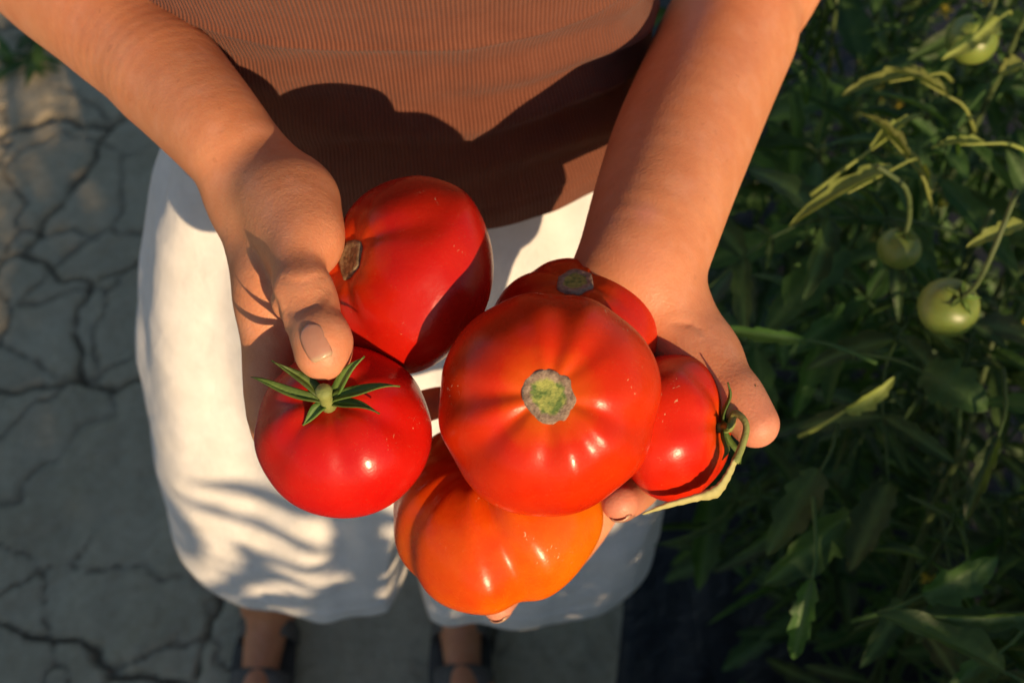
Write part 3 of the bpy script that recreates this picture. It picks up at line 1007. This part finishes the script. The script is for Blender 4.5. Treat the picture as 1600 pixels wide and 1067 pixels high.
def build_sandals():
    for hx, ax, ay in ((-1, X0 - .262, .085 + TY), (1, X0 + .000, .090 + TY)):
        toe = np.array([ax - .012 if hx < 0 else ax + .012, ay - .15, 0])
        cen = np.array([(ax + toe[0]) / 2, ay - .065, 0])
        n = 40; V = []
        a = np.arange(n) / n * 2 * math.pi
        w = .043 + .010 * np.cos(a + .3)
        ox = cen[0] + w * np.sin(a); oy = cen[1] - .135 * np.cos(a)
        for z in (.002, .006, .018, .021):
            sc = .97 if z in (.002, .021) else 1
            V.append(np.stack([cen[0] + (ox - cen[0]) * sc, cen[1] + (oy - cen[1]) * sc, 0 * a + z], -1))
        V = np.concatenate(V)
        F = [list(f) for f in grid_faces(4, n, True)] + [list(range(n))[::-1], list(range(3 * n, 4 * n))]
        sd = empty('sandal', (0, 0, 0)); sd.parent = person
        mesh_obj('sole', V, F, SOLE, sd)
        for yy, h, wd in ((-.115, .046, .030), (-.045, .074, .022)):
            vs = []
            for i, t in enumerate(np.linspace(0, math.pi, 18)):
                for q in (-1, -.33, .33, 1):
                    vs.append((cen[0] - (toe[0] - ax) * (yy + .08) / .15 + .042 * math.cos(t), ay + yy + q * wd / 2 - .0, .015 + (h - .012) * math.sin(t) ** .7 + q * .010 * math.sin(t)))
            st = mesh_obj('strap', vs, grid_faces(18, 4), STRAP, sd)
            st.modifiers.new('thick', 'SOLIDIFY').thickness = .004


build_sandals()


def build_head_bits():
    c = np.array([X0, .112 + TY, 1.625]); V = []
    nu, nv = 40, 22
    for j in range(nv):
        ph = j / (nv - 1) * 2.15
        for i in range(nu):
            a = i / nu * 2 * math.pi
            lim = 1.05 + 1.1 * (0.5 + 0.5 * math.cos(a)) ** .6      # the hairline is higher over the face
            p = min(ph, lim)
            r = np.array([.090 * math.sin(p) * math.sin(a), .102 * math.sin(p) * math.cos(a), .098 * math.cos(p) + .01])
            V.append(c + r * (1 + .02 * math.sin(a * 23)))
    o = mesh_obj('hair', V, grid_faces(nv, nu, True), HAIR, person)
    o.modifiers.new('thick', 'SOLIDIFY').thickness = .012
    for x in (-.033, .033):
        v, f = tube([(X0 + x - .012, .022 + TY, 1.588), (X0 + x - .006, .014 + TY, 1.588), (X0 + x + .006, .014 + TY, 1.588), (X0 + x + .012, .022 + TY, 1.588)], [.003, .009, .009, .003], 10)
        mesh_obj('eye', v, f, EYE, person)


build_head_bits()


# ------------------------------------------------------------------ ripe tomatoes
def tomato_basis(axis, spin):
    z = Vector(axis).normalized()
    ref = Vector((0.3, 0.2, 1)).normalized()
    x = (ref - z * ref.dot(z)).normalized()
    y = z.cross(x)
    return Matrix((x, y, z)).transposed() @ Matrix.Rotation(spin, 3, 'Z')


def tomato(name, px, py, d, Rpx, q, axis, mat, label, grooves, depth=0.10, reach=1.25, width=0.16, dimple=0.16, dw=0.30, spin=0.0, seed=0, flatten=1.0, wob=0.02, tail=0.0, uneven=0.5, lean=None):
    Rm = Rpx / FPX * d * HS
    nu, nv = 220, 130
    th = np.arange(nu) / nu * 2 * math.pi
    ph = (np.linspace(0, 1, nv) ** 1.0) * math.pi
    ph[0] = 0.004; ph[-1] = math.pi - 0.004
    T, PH = np.meshgrid(th, ph)
    rs = np.random.RandomState(seed + 100)
    g = np.zeros_like(T)
    for k in range(grooves):
        c = (k + rs.uniform(-.28, .28) * uneven * 2) / grooves * 2 * math.pi
        a = 1 + uneven * rs.uniform(-.8, .8)
        dd = (T - c + math.pi) % (2 * math.pi) - math.pi
        dd = dd + 0.05 * np.sin(PH * 3 + k)
        g += a * (np.exp(-(dd / width) ** 2 * .8) - .35 * np.exp(-(dd / (width * 2.6)) ** 2))
    wphi = sstep(0.02, 0.32, PH) * (np.exp(-(PH / reach) ** 3) + tail * np.sin(PH))
    s = np.sin(PH); r = s ** 0.88
    z = q * np.cos(PH) * np.where(PH < 1.57, 1.0, 1.0)
    z = np.sign(z) * np.abs(z) * (1 - 0.10 * s ** 2)
    U = np.stack([s * np.cos(T), s * np.sin(T), np.cos(PH)], -1)
    lump = 1 + wob * fnoise(U, 2.3, seed + 3, 2) * 2
    f = lump * (1 - depth * g * wphi)
    r = r * f
    z = z * (1 + 0.5 * (f - 1)) - dimple * np.exp(-(r / dw) ** 2) * (PH < 1.6) + 0.05 * np.exp(-(r / .18) ** 2) * (PH > 1.6)
    V = np.stack([r * np.cos(T), r * np.sin(T), z], -1) * Rm
    if lean is not None:                        # a lopsided fruit
        V[..., 2] += V[..., 0] * lean[0] + V[..., 1] * lean[1]
    root = mesh_obj(name, V.reshape(-1, 3), grid_faces(nv, nu, True), mat)
    at = root.data.attributes.new('stemdist', 'FLOAT', 'POINT')
    at.data.foreach_set('value', (np.clip(PH / math.pi * 1.6, 0, 1) + 0.10 * np.clip(-g, -1, 1) * 0).astype(np.float32).ravel())
    M = tomato_basis(axis, spin).to_4x4(); M.translation = Vector(WH(px, py, d))
    root.matrix_world = M
    tag(root, label, 'tomato', 'ripe tomatoes held in the two hands')
    return root, Rm, q, (lambda rr: q * math.sqrt(1 - rr ** 2.27) * (1 - .1 * rr ** 2.27) - dimple * math.exp(-(rr / dw) ** 2))


def stem_scar(root, Rm, z0, rad, sides, mat, seed=0, height=0.012, name='stem_scar', off=(0, 0)):
    """the corky ring left where the stem came off; sits in the dimple"""
    rs = np.random.RandomState(seed)
    n = 56; rings = [(0.0, 0.0), (0.25, .010), (0.5, .004), (0.68, .014), (0.80, .050), (0.92, .040), (1.02, .010), (1.06, -.30)]
    a = np.arange(n) / n * 2 * math.pi
    pa = (a + rs.uniform(0, 6)) % (2 * math.pi / sides) - math.pi / sides
    poly = 0.25 + 0.75 * math.cos(math.pi / sides) / np.cos(pa) + 0.035 * np.sin(a * 3 + rs.uniform(0, 6)) + 0.06 * np.sin(a * 2 + rs.uniform(0, 6))
    V = []; rim = []
    for i, (r, h) in enumerate(rings):
        rr = rad * max(r, .02) * (poly if r > .2 else np.ones(n))
        hh = z0(rad * 1.02) + height + h * rad + rad * .008 * np.sin(a * (4 + i) + rs.uniform(0, 6)) * (r > .2)
        V.append(np.stack([off[0] + rr * np.cos(a), off[1] + rr * np.sin(a), hh + 0 * a], -1)); rim += [min(r, 1.0)] * n
    V = np.concatenate(V) * Rm
    F = [list(f) for f in grid_faces(len(rings), n, True)] + [list(range(n))[::-1]]
    o = mesh_obj(name, V, F, mat, root)
    at = o.data.attributes.new('rim', 'FLOAT', 'POINT'); at.data.foreach_set('value', np.array(rim, np.float32))
    return o


def sepal_mesh(L_, w, rise, curl, twist, n=14):
    V = []; F = []; vein = []
    for j in range(n):
        t = j / (n - 1)
        ww = w * (math.sin(math.pi * min(1, t * .93 + .10)) ** .8) * (1 - t * .35) + .0002
        x = t * L_ * (1 - 0.12 * curl * t); z = rise * t * L_ + curl * L_ * t * t
        for i in range(5):
            s = i / 2 - 1
            y = s * ww
            zz = z + abs(s) * ww * .75 + s * ww * twist * t + .05 * L_ * math.sin(t * 7 + twist * 9)
            V.append((x, y + twist * .55 * L_ * t * t, zz)); vein.append(1 - min(1, abs(s) * 2))
    return V, [list(f) for f in grid_faces(n, 5)], vein


def sepal(parent, ang, base, L_, w, rise, curl, twist=0.0):
    v, f, ve = sepal_mesh(L_, w, rise, curl, twist)
    V = np.array(v); ca, sa = math.cos(ang), math.sin(ang)
    Q = np.stack([V[:, 0] * ca - V[:, 1] * sa, V[:, 0] * sa + V[:, 1] * ca, V[:, 2]], -1) + np.asarray(base)
    o = mesh_obj('sepal', Q, f, CALYX, parent)
    at = o.data.attributes.new('vein', 'FLOAT', 'POINT'); at.data.foreach_set('value', np.array(ve, np.float32))
    o.modifiers.new('thick', 'SOLIDIFY').thickness = .0007
    return o


RED1 = tomato_mat('tomato_skin_orange_red', (0.58, 0.020, 0.0016), (0.66, 0.036, 0.002), (0.68, 0.11, 0.004), 1, sh0=.05, sh1=.22)
RED2 = tomato_mat('tomato_skin_bright_red', (0.50, 0.006, 0.004), (0.57, 0.011, 0.005), (0.52, 0.020, 0.004), 5)
RED3 = tomato_mat('tomato_skin_deep_red', (0.46, 0.008, 0.004), (0.53, 0.015, 0.004), (0.58, 0.06, 0.005), 9)
RED4 = tomato_mat('tomato_skin_warm_red', (0.52, 0.013, 0.003), (0.60, 0.025, 0.003), (0.60, 0.07, 0.005), 13)
RED5 = tomato_mat('tomato_skin_scarlet', (0.58, 0.013, 0.003), (0.65, 0.026, 0.004), (0.65, 0.08, 0.006), 17)
ORANGE = tomato_mat('tomato_skin_orange', (0.66, 0.055, 0.002), (0.72, 0.085, 0.002), (0.55, 0.018, 0.003), 21,
                    orange_dir=(0.5, 0.3, -0.7), orange=(0.83, 0.215, 0.004), sh0=.05, sh1=.4)

tA, rA, qA, dA = tomato('tomato', 857, 629, .450, 175, .78, cdir(-.03, .13, .98), RED1,
                        'largest orange-red tomato on top of the pile, corky star-shaped scar facing up', 8, depth=.078, reach=1.35, width=.205, dimple=.10, dw=.36, seed=1, spin=.35, wob=.016, tail=.16)
stem_scar(tA, rA, dA, .235, 7, SCAR, 1, .004)
tB, rB, qB, dB = tomato('tomato', 537, 676, .465, 137, .86, cdir(-.08, .46, .88), RED2,
                        'bright red tomato under the thumb, with a green star of sepals', 6, depth=.065, reach=1.2, width=.22, dimple=.12, dw=.26, seed=2, spin=.2, wob=.014)
tC, rC, qC, dC = tomato('tomato', 634, 430, .495, 156, .74, cdir(-.74, .20, .64), RED3,
                        'deep red tomato leaning against the brown top, brown scar turned to the hand', 6, depth=.06, reach=1.1, width=.2, dimple=.14, dw=.25, seed=3, spin=.9, wob=.022)
stem_scar(tC, rC, dC, .20, 5, SCAR_DARK, 3, .02)
tD, rD, qD, dD = tomato('tomato', 900, 514, .508, 131, .76, cdir(-.05, .78, .62), RED4,
                        'red tomato half hidden behind the largest one, by the bare wrist', 7, depth=.07, reach=1.1, width=.2, dimple=.14, dw=.28, seed=4, wob=.02)
stem_scar(tD, rD, dD, .23, 6, SCAR, 6, .03)
tE, rE, qE, dE = tomato('tomato', 1052, 668, .488, 115, .76, cdir(.86, .04, .50), RED5,
                        'smallest red tomato beside the open thumb, with a bent stalk', 5, depth=.07, reach=1.3, width=.25, dimple=.12, dw=.26, seed=5, spin=1.1, wob=.02)
tF, rF, qF, dF = tomato('tomato', 775, 796, .514, 164, .80, cdir(-.20, .72, .66), ORANGE,
                        'ribbed orange tomato lowest in the pile, lit by the sun', 9, depth=.075, reach=1.9, width=.17, dimple=.12, dw=.30, seed=8, spin=.5, wob=.02, tail=.35, uneven=.9)
stem_scar(tF, rF, dF, .20, 6, SCAR_DARK, 8, .02)


def build_calyx_B():
    z = dB(.12) * rB + .001
    cal = empty('calyx'); cal.parent = tB
    v, f = tube([(0, 0, z - .003), (0, 0, z + .003), (.0005, 0, z + .008), (.001, 0, z + .0125), (.001, 0, z + .0145)], [.0040, .0032, .0030, .0040, .0030], 14)
    mesh_obj('stem', v, f, PEDICEL, cal)
    # directions of the sepals, found in the picture plane: (right, up) -> angle about the stem
    Mi = tB.matrix_world.to_3x3().inverted()
    def angle(x, y):
        l = Mi @ Vector(cdir(x, y, 0.0)); return math.atan2(l.y, l.x)
    for x, y, L_, w, rise, curl in ((.80, 1.0, .024, .0034, .75, .05), (-.62, .80, .025, .0034, .75, .0), (1.0, .36, .033, .0034, .62, -.25), (-1.0, .10, .034, .0026, .80, -.72), (.85, -.06, .024, .0030, .55, -.40),
                                    (-.40, -.45, .014, .0032, .45, -.5)):
        sepal(cal, angle(x, y), (0, 0, z), L_, w, rise, curl, random.Random(int(x * 100)).uniform(-.75, .75))


build_calyx_B()


def build_calyx_E():
    z = dE(.12) * rE + .001
    cal = empty('calyx'); cal.parent = tE
    Mi3 = tE.matrix_world.inverted()
    loc = lambda px, py, d: np.array(Mi3 @ Vector(WH(px, py, d)))
    root = np.array([0, 0, z - .002])
    p = spline([root, root + np.array([0, 0, .006]), loc(1148, 646, .472), loc(1162, 655, .468), loc(1166, 672, .466), loc(1158, 700, .464), loc(1148, 722, .463)], 26)
    v, f = tube(p, np.interp(np.linspace(0, 1, 26), [0, .3, .6, 1], [.0028, .0018, .0016, .0021]), 10)
    mesh_obj('stem', v, f, PEDICEL, cal)
    p = spline([loc(1149, 718, .463), loc(1136, 745, .463), loc(1118, 768, .463), loc(1085, 778, .464), loc(1040, 790, .466), loc(1004, 803, .468)], 30)
    v, f = tube(p, np.interp(np.linspace(0, 1, 30), [0, .3, .42, .55, .8, 1], [.0024, .0040, .0056, .0036, .0026, .0008]) * (1 + .10 * np.sin(np.arange(30) * 2.3)), 10, .45)
    mesh_obj('stalk', v, f, STALK, cal)
    Mi = tE.matrix_world.to_3x3().inverted()
    def angle(x, y, zz):
        l = Mi @ Vector(cdir(x, y, zz)); return math.atan2(l.y, l.x)
    for x, y, zz, L_, w, rise, curl in ((-.1, 1.0, .2, .024, .0026, .25, .05), (.2, .9, -.5, .022, .0026, .6, .1), (-.2, -.7, .7, .018, .0030, .3, -.1), (-.2, .2, 1.0, .016, .0028, .3, .2), (.1, -.9, -.2, .020, .0028, .3, .0)):
        sepal(cal, angle(x, y, zz), (0, 0, z), L_, w, rise, curl, .3)


build_calyx_E()


# ------------------------------------------------------------------ tomato plants
def leaflet(L_, w, fold, droop, seed, nt=18):
    rs = random.Random(seed)
    V = []; vein = []
    lob = rs.uniform(3.2, 4.6); ph = rs.uniform(0, 1)
    for j in range(nt):
        t = j / (nt - 1)
        sh = (t ** .55) * (1 - t) ** .75 * 2.0
        saw = 1 + .42 * ((t * lob + ph) % 1.0 - .5) * (1 if t < .85 else 0)
        ww = w * sh * saw + (.0004 if t < 1 else 0)
        x = t * L_; zc = -droop * L_ * t * t
        for i in range(5):
            s = i / 2 - 1
            rip = .05 * w * math.sin(t * 15 + i * 2.1 + ph * 6) * abs(s)
            V.append((x - abs(s) * ww * .10, s * ww * math.cos(fold), zc + abs(s) * ww * math.sin(fold) * (1.15 - .35 * abs(s)) + rip)); vein.append(1.0 if i == 2 else 0.0)
    return np.array(V), [list(f) for f in grid_faces(nt, 5)], vein


def rotz(a):
    c, s = math.cos(a), math.sin(a); return np.array([[c, -s, 0], [s, c, 0], [0, 0, 1]])


def compound_leaf(seed, L_=.22, pairs=3):
    rs = random.Random(seed)
    pts = spline([(0, 0, 0), (L_ * .35, rs.uniform(-.01, .01), .03 * rs.uniform(.3, 1.2)), (L_ * .7, rs.uniform(-.02, .02), .015), (L_, rs.uniform(-.02, .02), -.03 * rs.uniform(0.2, 1.4))], 12)
    parts = [tube(pts, np.linspace(.0021, .0009, 12), 5)]
    veins = [0.6] * len(parts[0][0])
    def put(p, yaw, pitch, roll, ln, w):
        v, f, ve = leaflet(ln, w, rs.uniform(.35, 1.3), rs.uniform(.0, .8), rs.random())
        M = Matrix.Rotation(yaw, 3, 'Z') @ Matrix.Rotation(-pitch, 3, 'Y') @ Matrix.Rotation(roll, 3, 'X')
        v = v @ np.array(M).T + p
        parts.append((v, f)); veins.extend(ve)
    k = 0
    for i in range(pairs):
        t = .38 + .5 * i / max(1, pairs - 1)
        p = pts[int(t * 11)]
        for sg in (-1, 1):
            ln = L_ * rs.uniform(.28, .42) * (1.05 - .18 * abs(i - 1))
            put(p, sg * rs.uniform(.8, 1.35), rs.uniform(-.45, .35), rs.uniform(-.6, .6), ln, ln * rs.uniform(.13, .21))
        if i < pairs - 1:
            p2 = pts[min(11, int((t + .12) * 11))]
            for sg in (-1, 1):
                ln = L_ * rs.uniform(.07, .13)
                put(p2, sg * rs.uniform(1.0, 1.5), rs.uniform(-.3, .3), rs.uniform(-.5, .5), ln, ln * .32)
    ln = L_ * rs.uniform(.36, .48)
    put(pts[-1], rs.uniform(-.2, .2), rs.uniform(-.5, .1), rs.uniform(-.4, .4), ln, ln * rs.uniform(.16, .23))
    V, F = joinm(parts)
    return V, F, veins


LEAVES = []
for i in range(14):
    v, f, ve = compound_leaf(50 + i, L_=.15 + .012 * i, pairs=3 if i % 3 else 2)
    o = mesh_obj('leaf', v, f, LEAF)
    at = o.data.attributes.new('vein', 'FLOAT', 'POINT'); at.data.foreach_set('value', np.array(ve, np.float32))
    LEAVES.append(o.data)
    bpy.data.objects.remove(o)


def flower_mesh():
    parts = []
    for k in range(5):
        v, f, _ = sepal_mesh(.011, .0026, .25, -.35, .2, 7)
        parts.append((np.array(v) @ rotz(k * 1.2566).T, f))
    parts.append(tube([(0, 0, 0), (0, 0, .004), (0, 0, .008)], [.0022, .002, .0006], 8))
    V, F = joinm(parts)
    o = mesh_obj('flower', V, F, PETAL); me = o.data; bpy.data.objects.remove(o)
    return me


FLOWER = flower_mesh()


def add_leaf(root, pos, yaw, pitch, roll, scale, me):
    o = bpy.data.objects.new('leaf', me)
    C.objects.link(o); o.parent = root
    o.matrix_local = Matrix.Translation(Vector(pos)) @ Matrix.Rotation(yaw, 4, 'Z') @ Matrix.Rotation(-pitch, 4, 'Y') @ Matrix.Rotation(roll, 4, 'X') @ Matrix.Diagonal((scale, scale, scale, 1))
    return o


def plant(x, y, h, seed, label, nleaf=46, spread=.20, flowers=2, group='tomato plants in the row', big=1.0):
    rs = random.Random(seed)
    root = empty('tomato_plant', (x, y, 0.05))
    tag(root, label, 'plant', group)
    stems = []
    for k in range(4):
        a = k * 1.57 + rs.uniform(-.5, .5); r = spread * rs.uniform(.35, 1.0)
        hh = h * rs.uniform(.72, 1.0)
        top = np.array([math.cos(a) * r, math.sin(a) * r, hh])
        p = spline([(0, 0, -.06), (top[0] * .25 + rs.uniform(-.03, .03), top[1] * .25, hh * .33), (top[0] * .7, top[1] * .7 + rs.uniform(-.04, .04), hh * .68), top], 18)
        v, f = tube(p, np.linspace(.0065, .0022, 18), 7)
        mesh_obj('stem', v, f, STEM, root)
        stems.append(p)
    n = 0
    for k, p in enumerate(stems):
        m = nleaf // 4
        for i in range(m):
            t = .16 + .84 * (i + rs.random() * .6) / m
            q = p[min(17, int(t * 17))]
            add_leaf(root, q, rs.uniform(0, 6.283) if i % 2 else i * 2.4 + k, rs.uniform(-.25, .75) if t > .7 else rs.uniform(-.5, .45), rs.uniform(-.5, .5), big * rs.uniform(.8, 1.15), LEAVES[rs.randrange(len(LEAVES))])
    for i in range(flowers):
        p = stems[rs.randrange(4)]; q = p[rs.randrange(9, 17)] + np.array([rs.uniform(-.06, .02), rs.uniform(-.06, .06), rs.uniform(0, .03)])
        o = bpy.data.objects.new('flower', FLOWER); C.objects.link(o); o.parent = root
        o.location = q; o.rotation_euler = (rs.uniform(-1.2, 1.2), rs.uniform(-1.2, 1.2), rs.uniform(0, 6))
    return root


ROW = [
    (.50, -.34, .80, 'tomato plant in the corner nearest the viewer, large folded leaves in shade'),
    (.47, -.06, .82, 'tomato plant beside the bent stalk of the smallest tomato, leaves in deep shade'),
    (.50, .22, .90, 'tomato plant carrying the round green tomato, behind the right-hand thumb'),
    (.47, .50, 1.0, 'tomato plant level with the bare elbow, long sunlit leaf tips'),
    (.54, .80, 1.06, 'tomato plant farthest up the row, sunlit, with a pale green tomato'),
]
plants = []
for i, (x, y, h, lab) in enumerate(ROW):
    plants.append(plant(x, y, h, 20 + i, lab, nleaf=64, spread=.20, flowers=4))
# the same row goes on past the viewer, towards the sun, and shades the path
for i in range(11):
    y = -.66 - .31 * i
    plant(.60 + .08 * (i % 2), y, (1.0, .94, .88, .86, .98, 1.12, 1.24)[i] if i < 7 else 1.30, 60 + i, 'added tomato plant behind the viewer, out of the picture, shading the path', nleaf=80, spread=.26, flowers=0, group='tomato plants behind the viewer', big=1.5)
for i in range(4):  # extra unseen plants, added to keep sun patches off the path
    plant(1.22, -3.3 - .42 * i, 1.60, 140 + i, 'added tomato plant behind the viewer, out of the picture, shading the path', nleaf=92, spread=.34, flowers=0, group='tomato plants behind the viewer', big=1.8)
for i in range(8):  # second column, unseen, added with its height set to shade the path
    plant(1.02, -1.5 - .38 * i, 1.28 + .02 * i, 120 + i, 'added tomato plant behind the viewer, out of the picture, shading the path', nleaf=92, spread=.30, flowers=0, group='tomato plants behind the viewer', big=1.7)



def single_leaf(root, b, t, wpx, fold, roll, seed, py_lit=False, bend=.25):
    """one long lobed leaflet from b to t (each px, py, depth) on a short stalk"""
    B, T = W(*b), W(*t)
    ax = T - B; ln = np.linalg.norm(ax); ax /= ln
    nz = cdir(0.15, 0.25, 1.0); nz = nz - ax * (nz @ ax); nz /= np.linalg.norm(nz)
    ny = np.cross(nz, ax)
    v, f, ve = leaflet(ln, wpx / FPX * b[2], fold, 0.0, seed, 26)
    v[:, 2] += bend * ln * (v[:, 0] / ln) * (1 - v[:, 0] / ln)
    c, s_ = math.cos(roll), math.sin(roll)
    y2 = v[:, 1] * c - v[:, 2] * s_; z2 = v[:, 1] * s_ + v[:, 2] * c
    P = B + v[:, :1] * ax + y2[:, None] * ny + z2[:, None] * nz
    st, sf = tube(spline([B - ax * .05 - nz * .03, B - ax * .02 - nz * .004, B, B + ax * ln * .5 + nz * bend * ln * .25], 8), np.linspace(.0018, .0008, 8), 5)
    V, F = joinm([(P, f), (st, sf)])
    V = V - np.array(root.location)
    o = mesh_obj('leaf', V, F, SUNLIT_LEAF if py_lit else LEAF, root)
    at = o.data.attributes.new('vein', 'FLOAT', 'POINT'); at.data.foreach_set('value', np.array(ve + [.6] * len(st), np.float32))


for pi, b, t, w, fo, ro, sd in (
        (3, (1400, 262, .90), (1232, 356, .86), 26, .9, .5, 1), (3, (1440, 262, .92), (1452, 305, .90), 20, .8, -.6, 2), (3, (1420, 250, .92), (1345, 178, .92), 20, 1.0, .6, 3),
        (4, (1450, 118, .98), (1315, 150, .95), 24, .9, .4, 4), (4, (1560, 30, .98), (1470, 95, .95), 24, .8, -.3, 5), (3, (1600, 350, .86), (1508, 388, .84), 20, .8, .2, 6),
        (2, (1320, 642, .86), (1398, 588, .84), 24, .8, .5, 7), (2, (1262, 532, .84), (1120, 512, .86), 20, .9, -.4, 8), (1, (1282, 735, .88), (1198, 868, .86), 40, .6, .3, 9),
        (1, (1560, 680, .82), (1508, 815, .82), 28, .9, .6, 10), (0, (1570, 1050, .78), (1366, 958, .76), 46, .8, .4, 11), (0, (1640, 955, .76), (1455, 962, .76), 30, 1.0, -.5, 12),
        (0, (1440, 930, .84), (1560, 870, .84), 40, .5, .3, 13), (1, (1330, 800, .92), (1190, 915, .90), 44, .5, -.2, 14), (0, (1270, 900, .84), (1240, 1030, .86), 34, .9, .5, 15),
        (2, (1440, 580, .86), (1545, 640, .84), 48, .4, .2, 16), (3, (1480, 150, .96), (1390, 110, .95), 18, .9, .5, 17), (4, (1600, 100, .95), (1560, 120, .95), 24, .7, .4, 18),
        (3, (1360, 235, .92), (1440, 180, .94), 18, 1.0, -.5, 19), (2, (1540, 225, .90), (1455, 232, .90), 16, .9, .5, 20), (0, (1560, 1020, .80), (1480, 1080, .80), 34, .7, .2, 21)):
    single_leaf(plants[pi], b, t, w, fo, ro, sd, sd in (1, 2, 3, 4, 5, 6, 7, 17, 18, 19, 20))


def green_tomato(px, py, d, rpx, label, seed):
    r = rpx / FPX * d
    nu, nv = 48, 30
    T, PH = np.meshgrid(np.arange(nu) / nu * 2 * math.pi, np.linspace(.01, math.pi - .01, nv))
    rr = np.sin(PH) ** .9 * (1 - .03 * np.cos(T * 5 + seed) * np.exp(-PH))
    z = .88 * np.cos(PH) - .12 * np.exp(-(rr / .3) ** 2) * (PH < 1.5)
    V = np.stack([rr * np.cos(T), rr * np.sin(T), z], -1).reshape(-1, 3) * r
    o = mesh_obj('green_tomato', V, grid_faces(nv, nu, True), GREEN_FRUIT)
    o.location = W(px, py, d); o.rotation_euler = (.25, -.1, seed)
    tag(o, label, 'tomato', 'unripe tomatoes on the plants')
    cal = empty('calyx', (0, 0, .76 * r)); cal.parent = o
    for k in range(5):
        sepal(cal, k * 1.2566 + .3, (0, 0, 0), r * .65, r * .10, .25, -.1)
    v, f = tube(spline([(0, 0, 0), (.004, 0, .02), (.02, .01, .05), (.05, .02, .07)], 10), .002, 7)
    mesh_obj('stem', v, f, STEM, cal)


green_tomato(1482, 480, .84, 47, 'round green tomato hanging in the middle of the leaves', 1)
green_tomato(1518, 62, 1.02, 40, 'pale green tomato half in sun near the top corner', 2)
green_tomato(1405, 388, .92, 34, 'small dull green tomato in shade above the round one', 3)


# ------------------------------------------------------------------ weeds on the path
def weed(x, y, r, seed, label):
    rs = random.Random(seed)
    root = empty('weed', (x, y, -.01)); tag(root, label, 'weed', 'weeds on the cracked path')
    for k in range(14):
        a = rs.uniform(0, 6.28); ln = r * rs.uniform(.5, 1.1)
        v, f, ve = leaflet(ln, ln * .14, .3, rs.uniform(.1, .5), rs.random(), 8)
        v = v @ np.array(Matrix.Rotation(a, 3, 'Z') @ Matrix.Rotation(-rs.uniform(.1, .9), 3, 'Y')).T
        mesh_obj('blade', v + np.array([rs.uniform(-.3, .3) * r, rs.uniform(-.3, .3) * r, .005]), f, LEAF, root)


def on_ground(px, py):
    d = 1.0; p = W(px, py, 1.0); v = p - CAM
    t = -CAM[2] / v[2]
    return CAM + v * t


g = on_ground(40, 90)
weed(g[0], g[1], .10, 300, 'dark tuft of weeds on the path under the forearm')
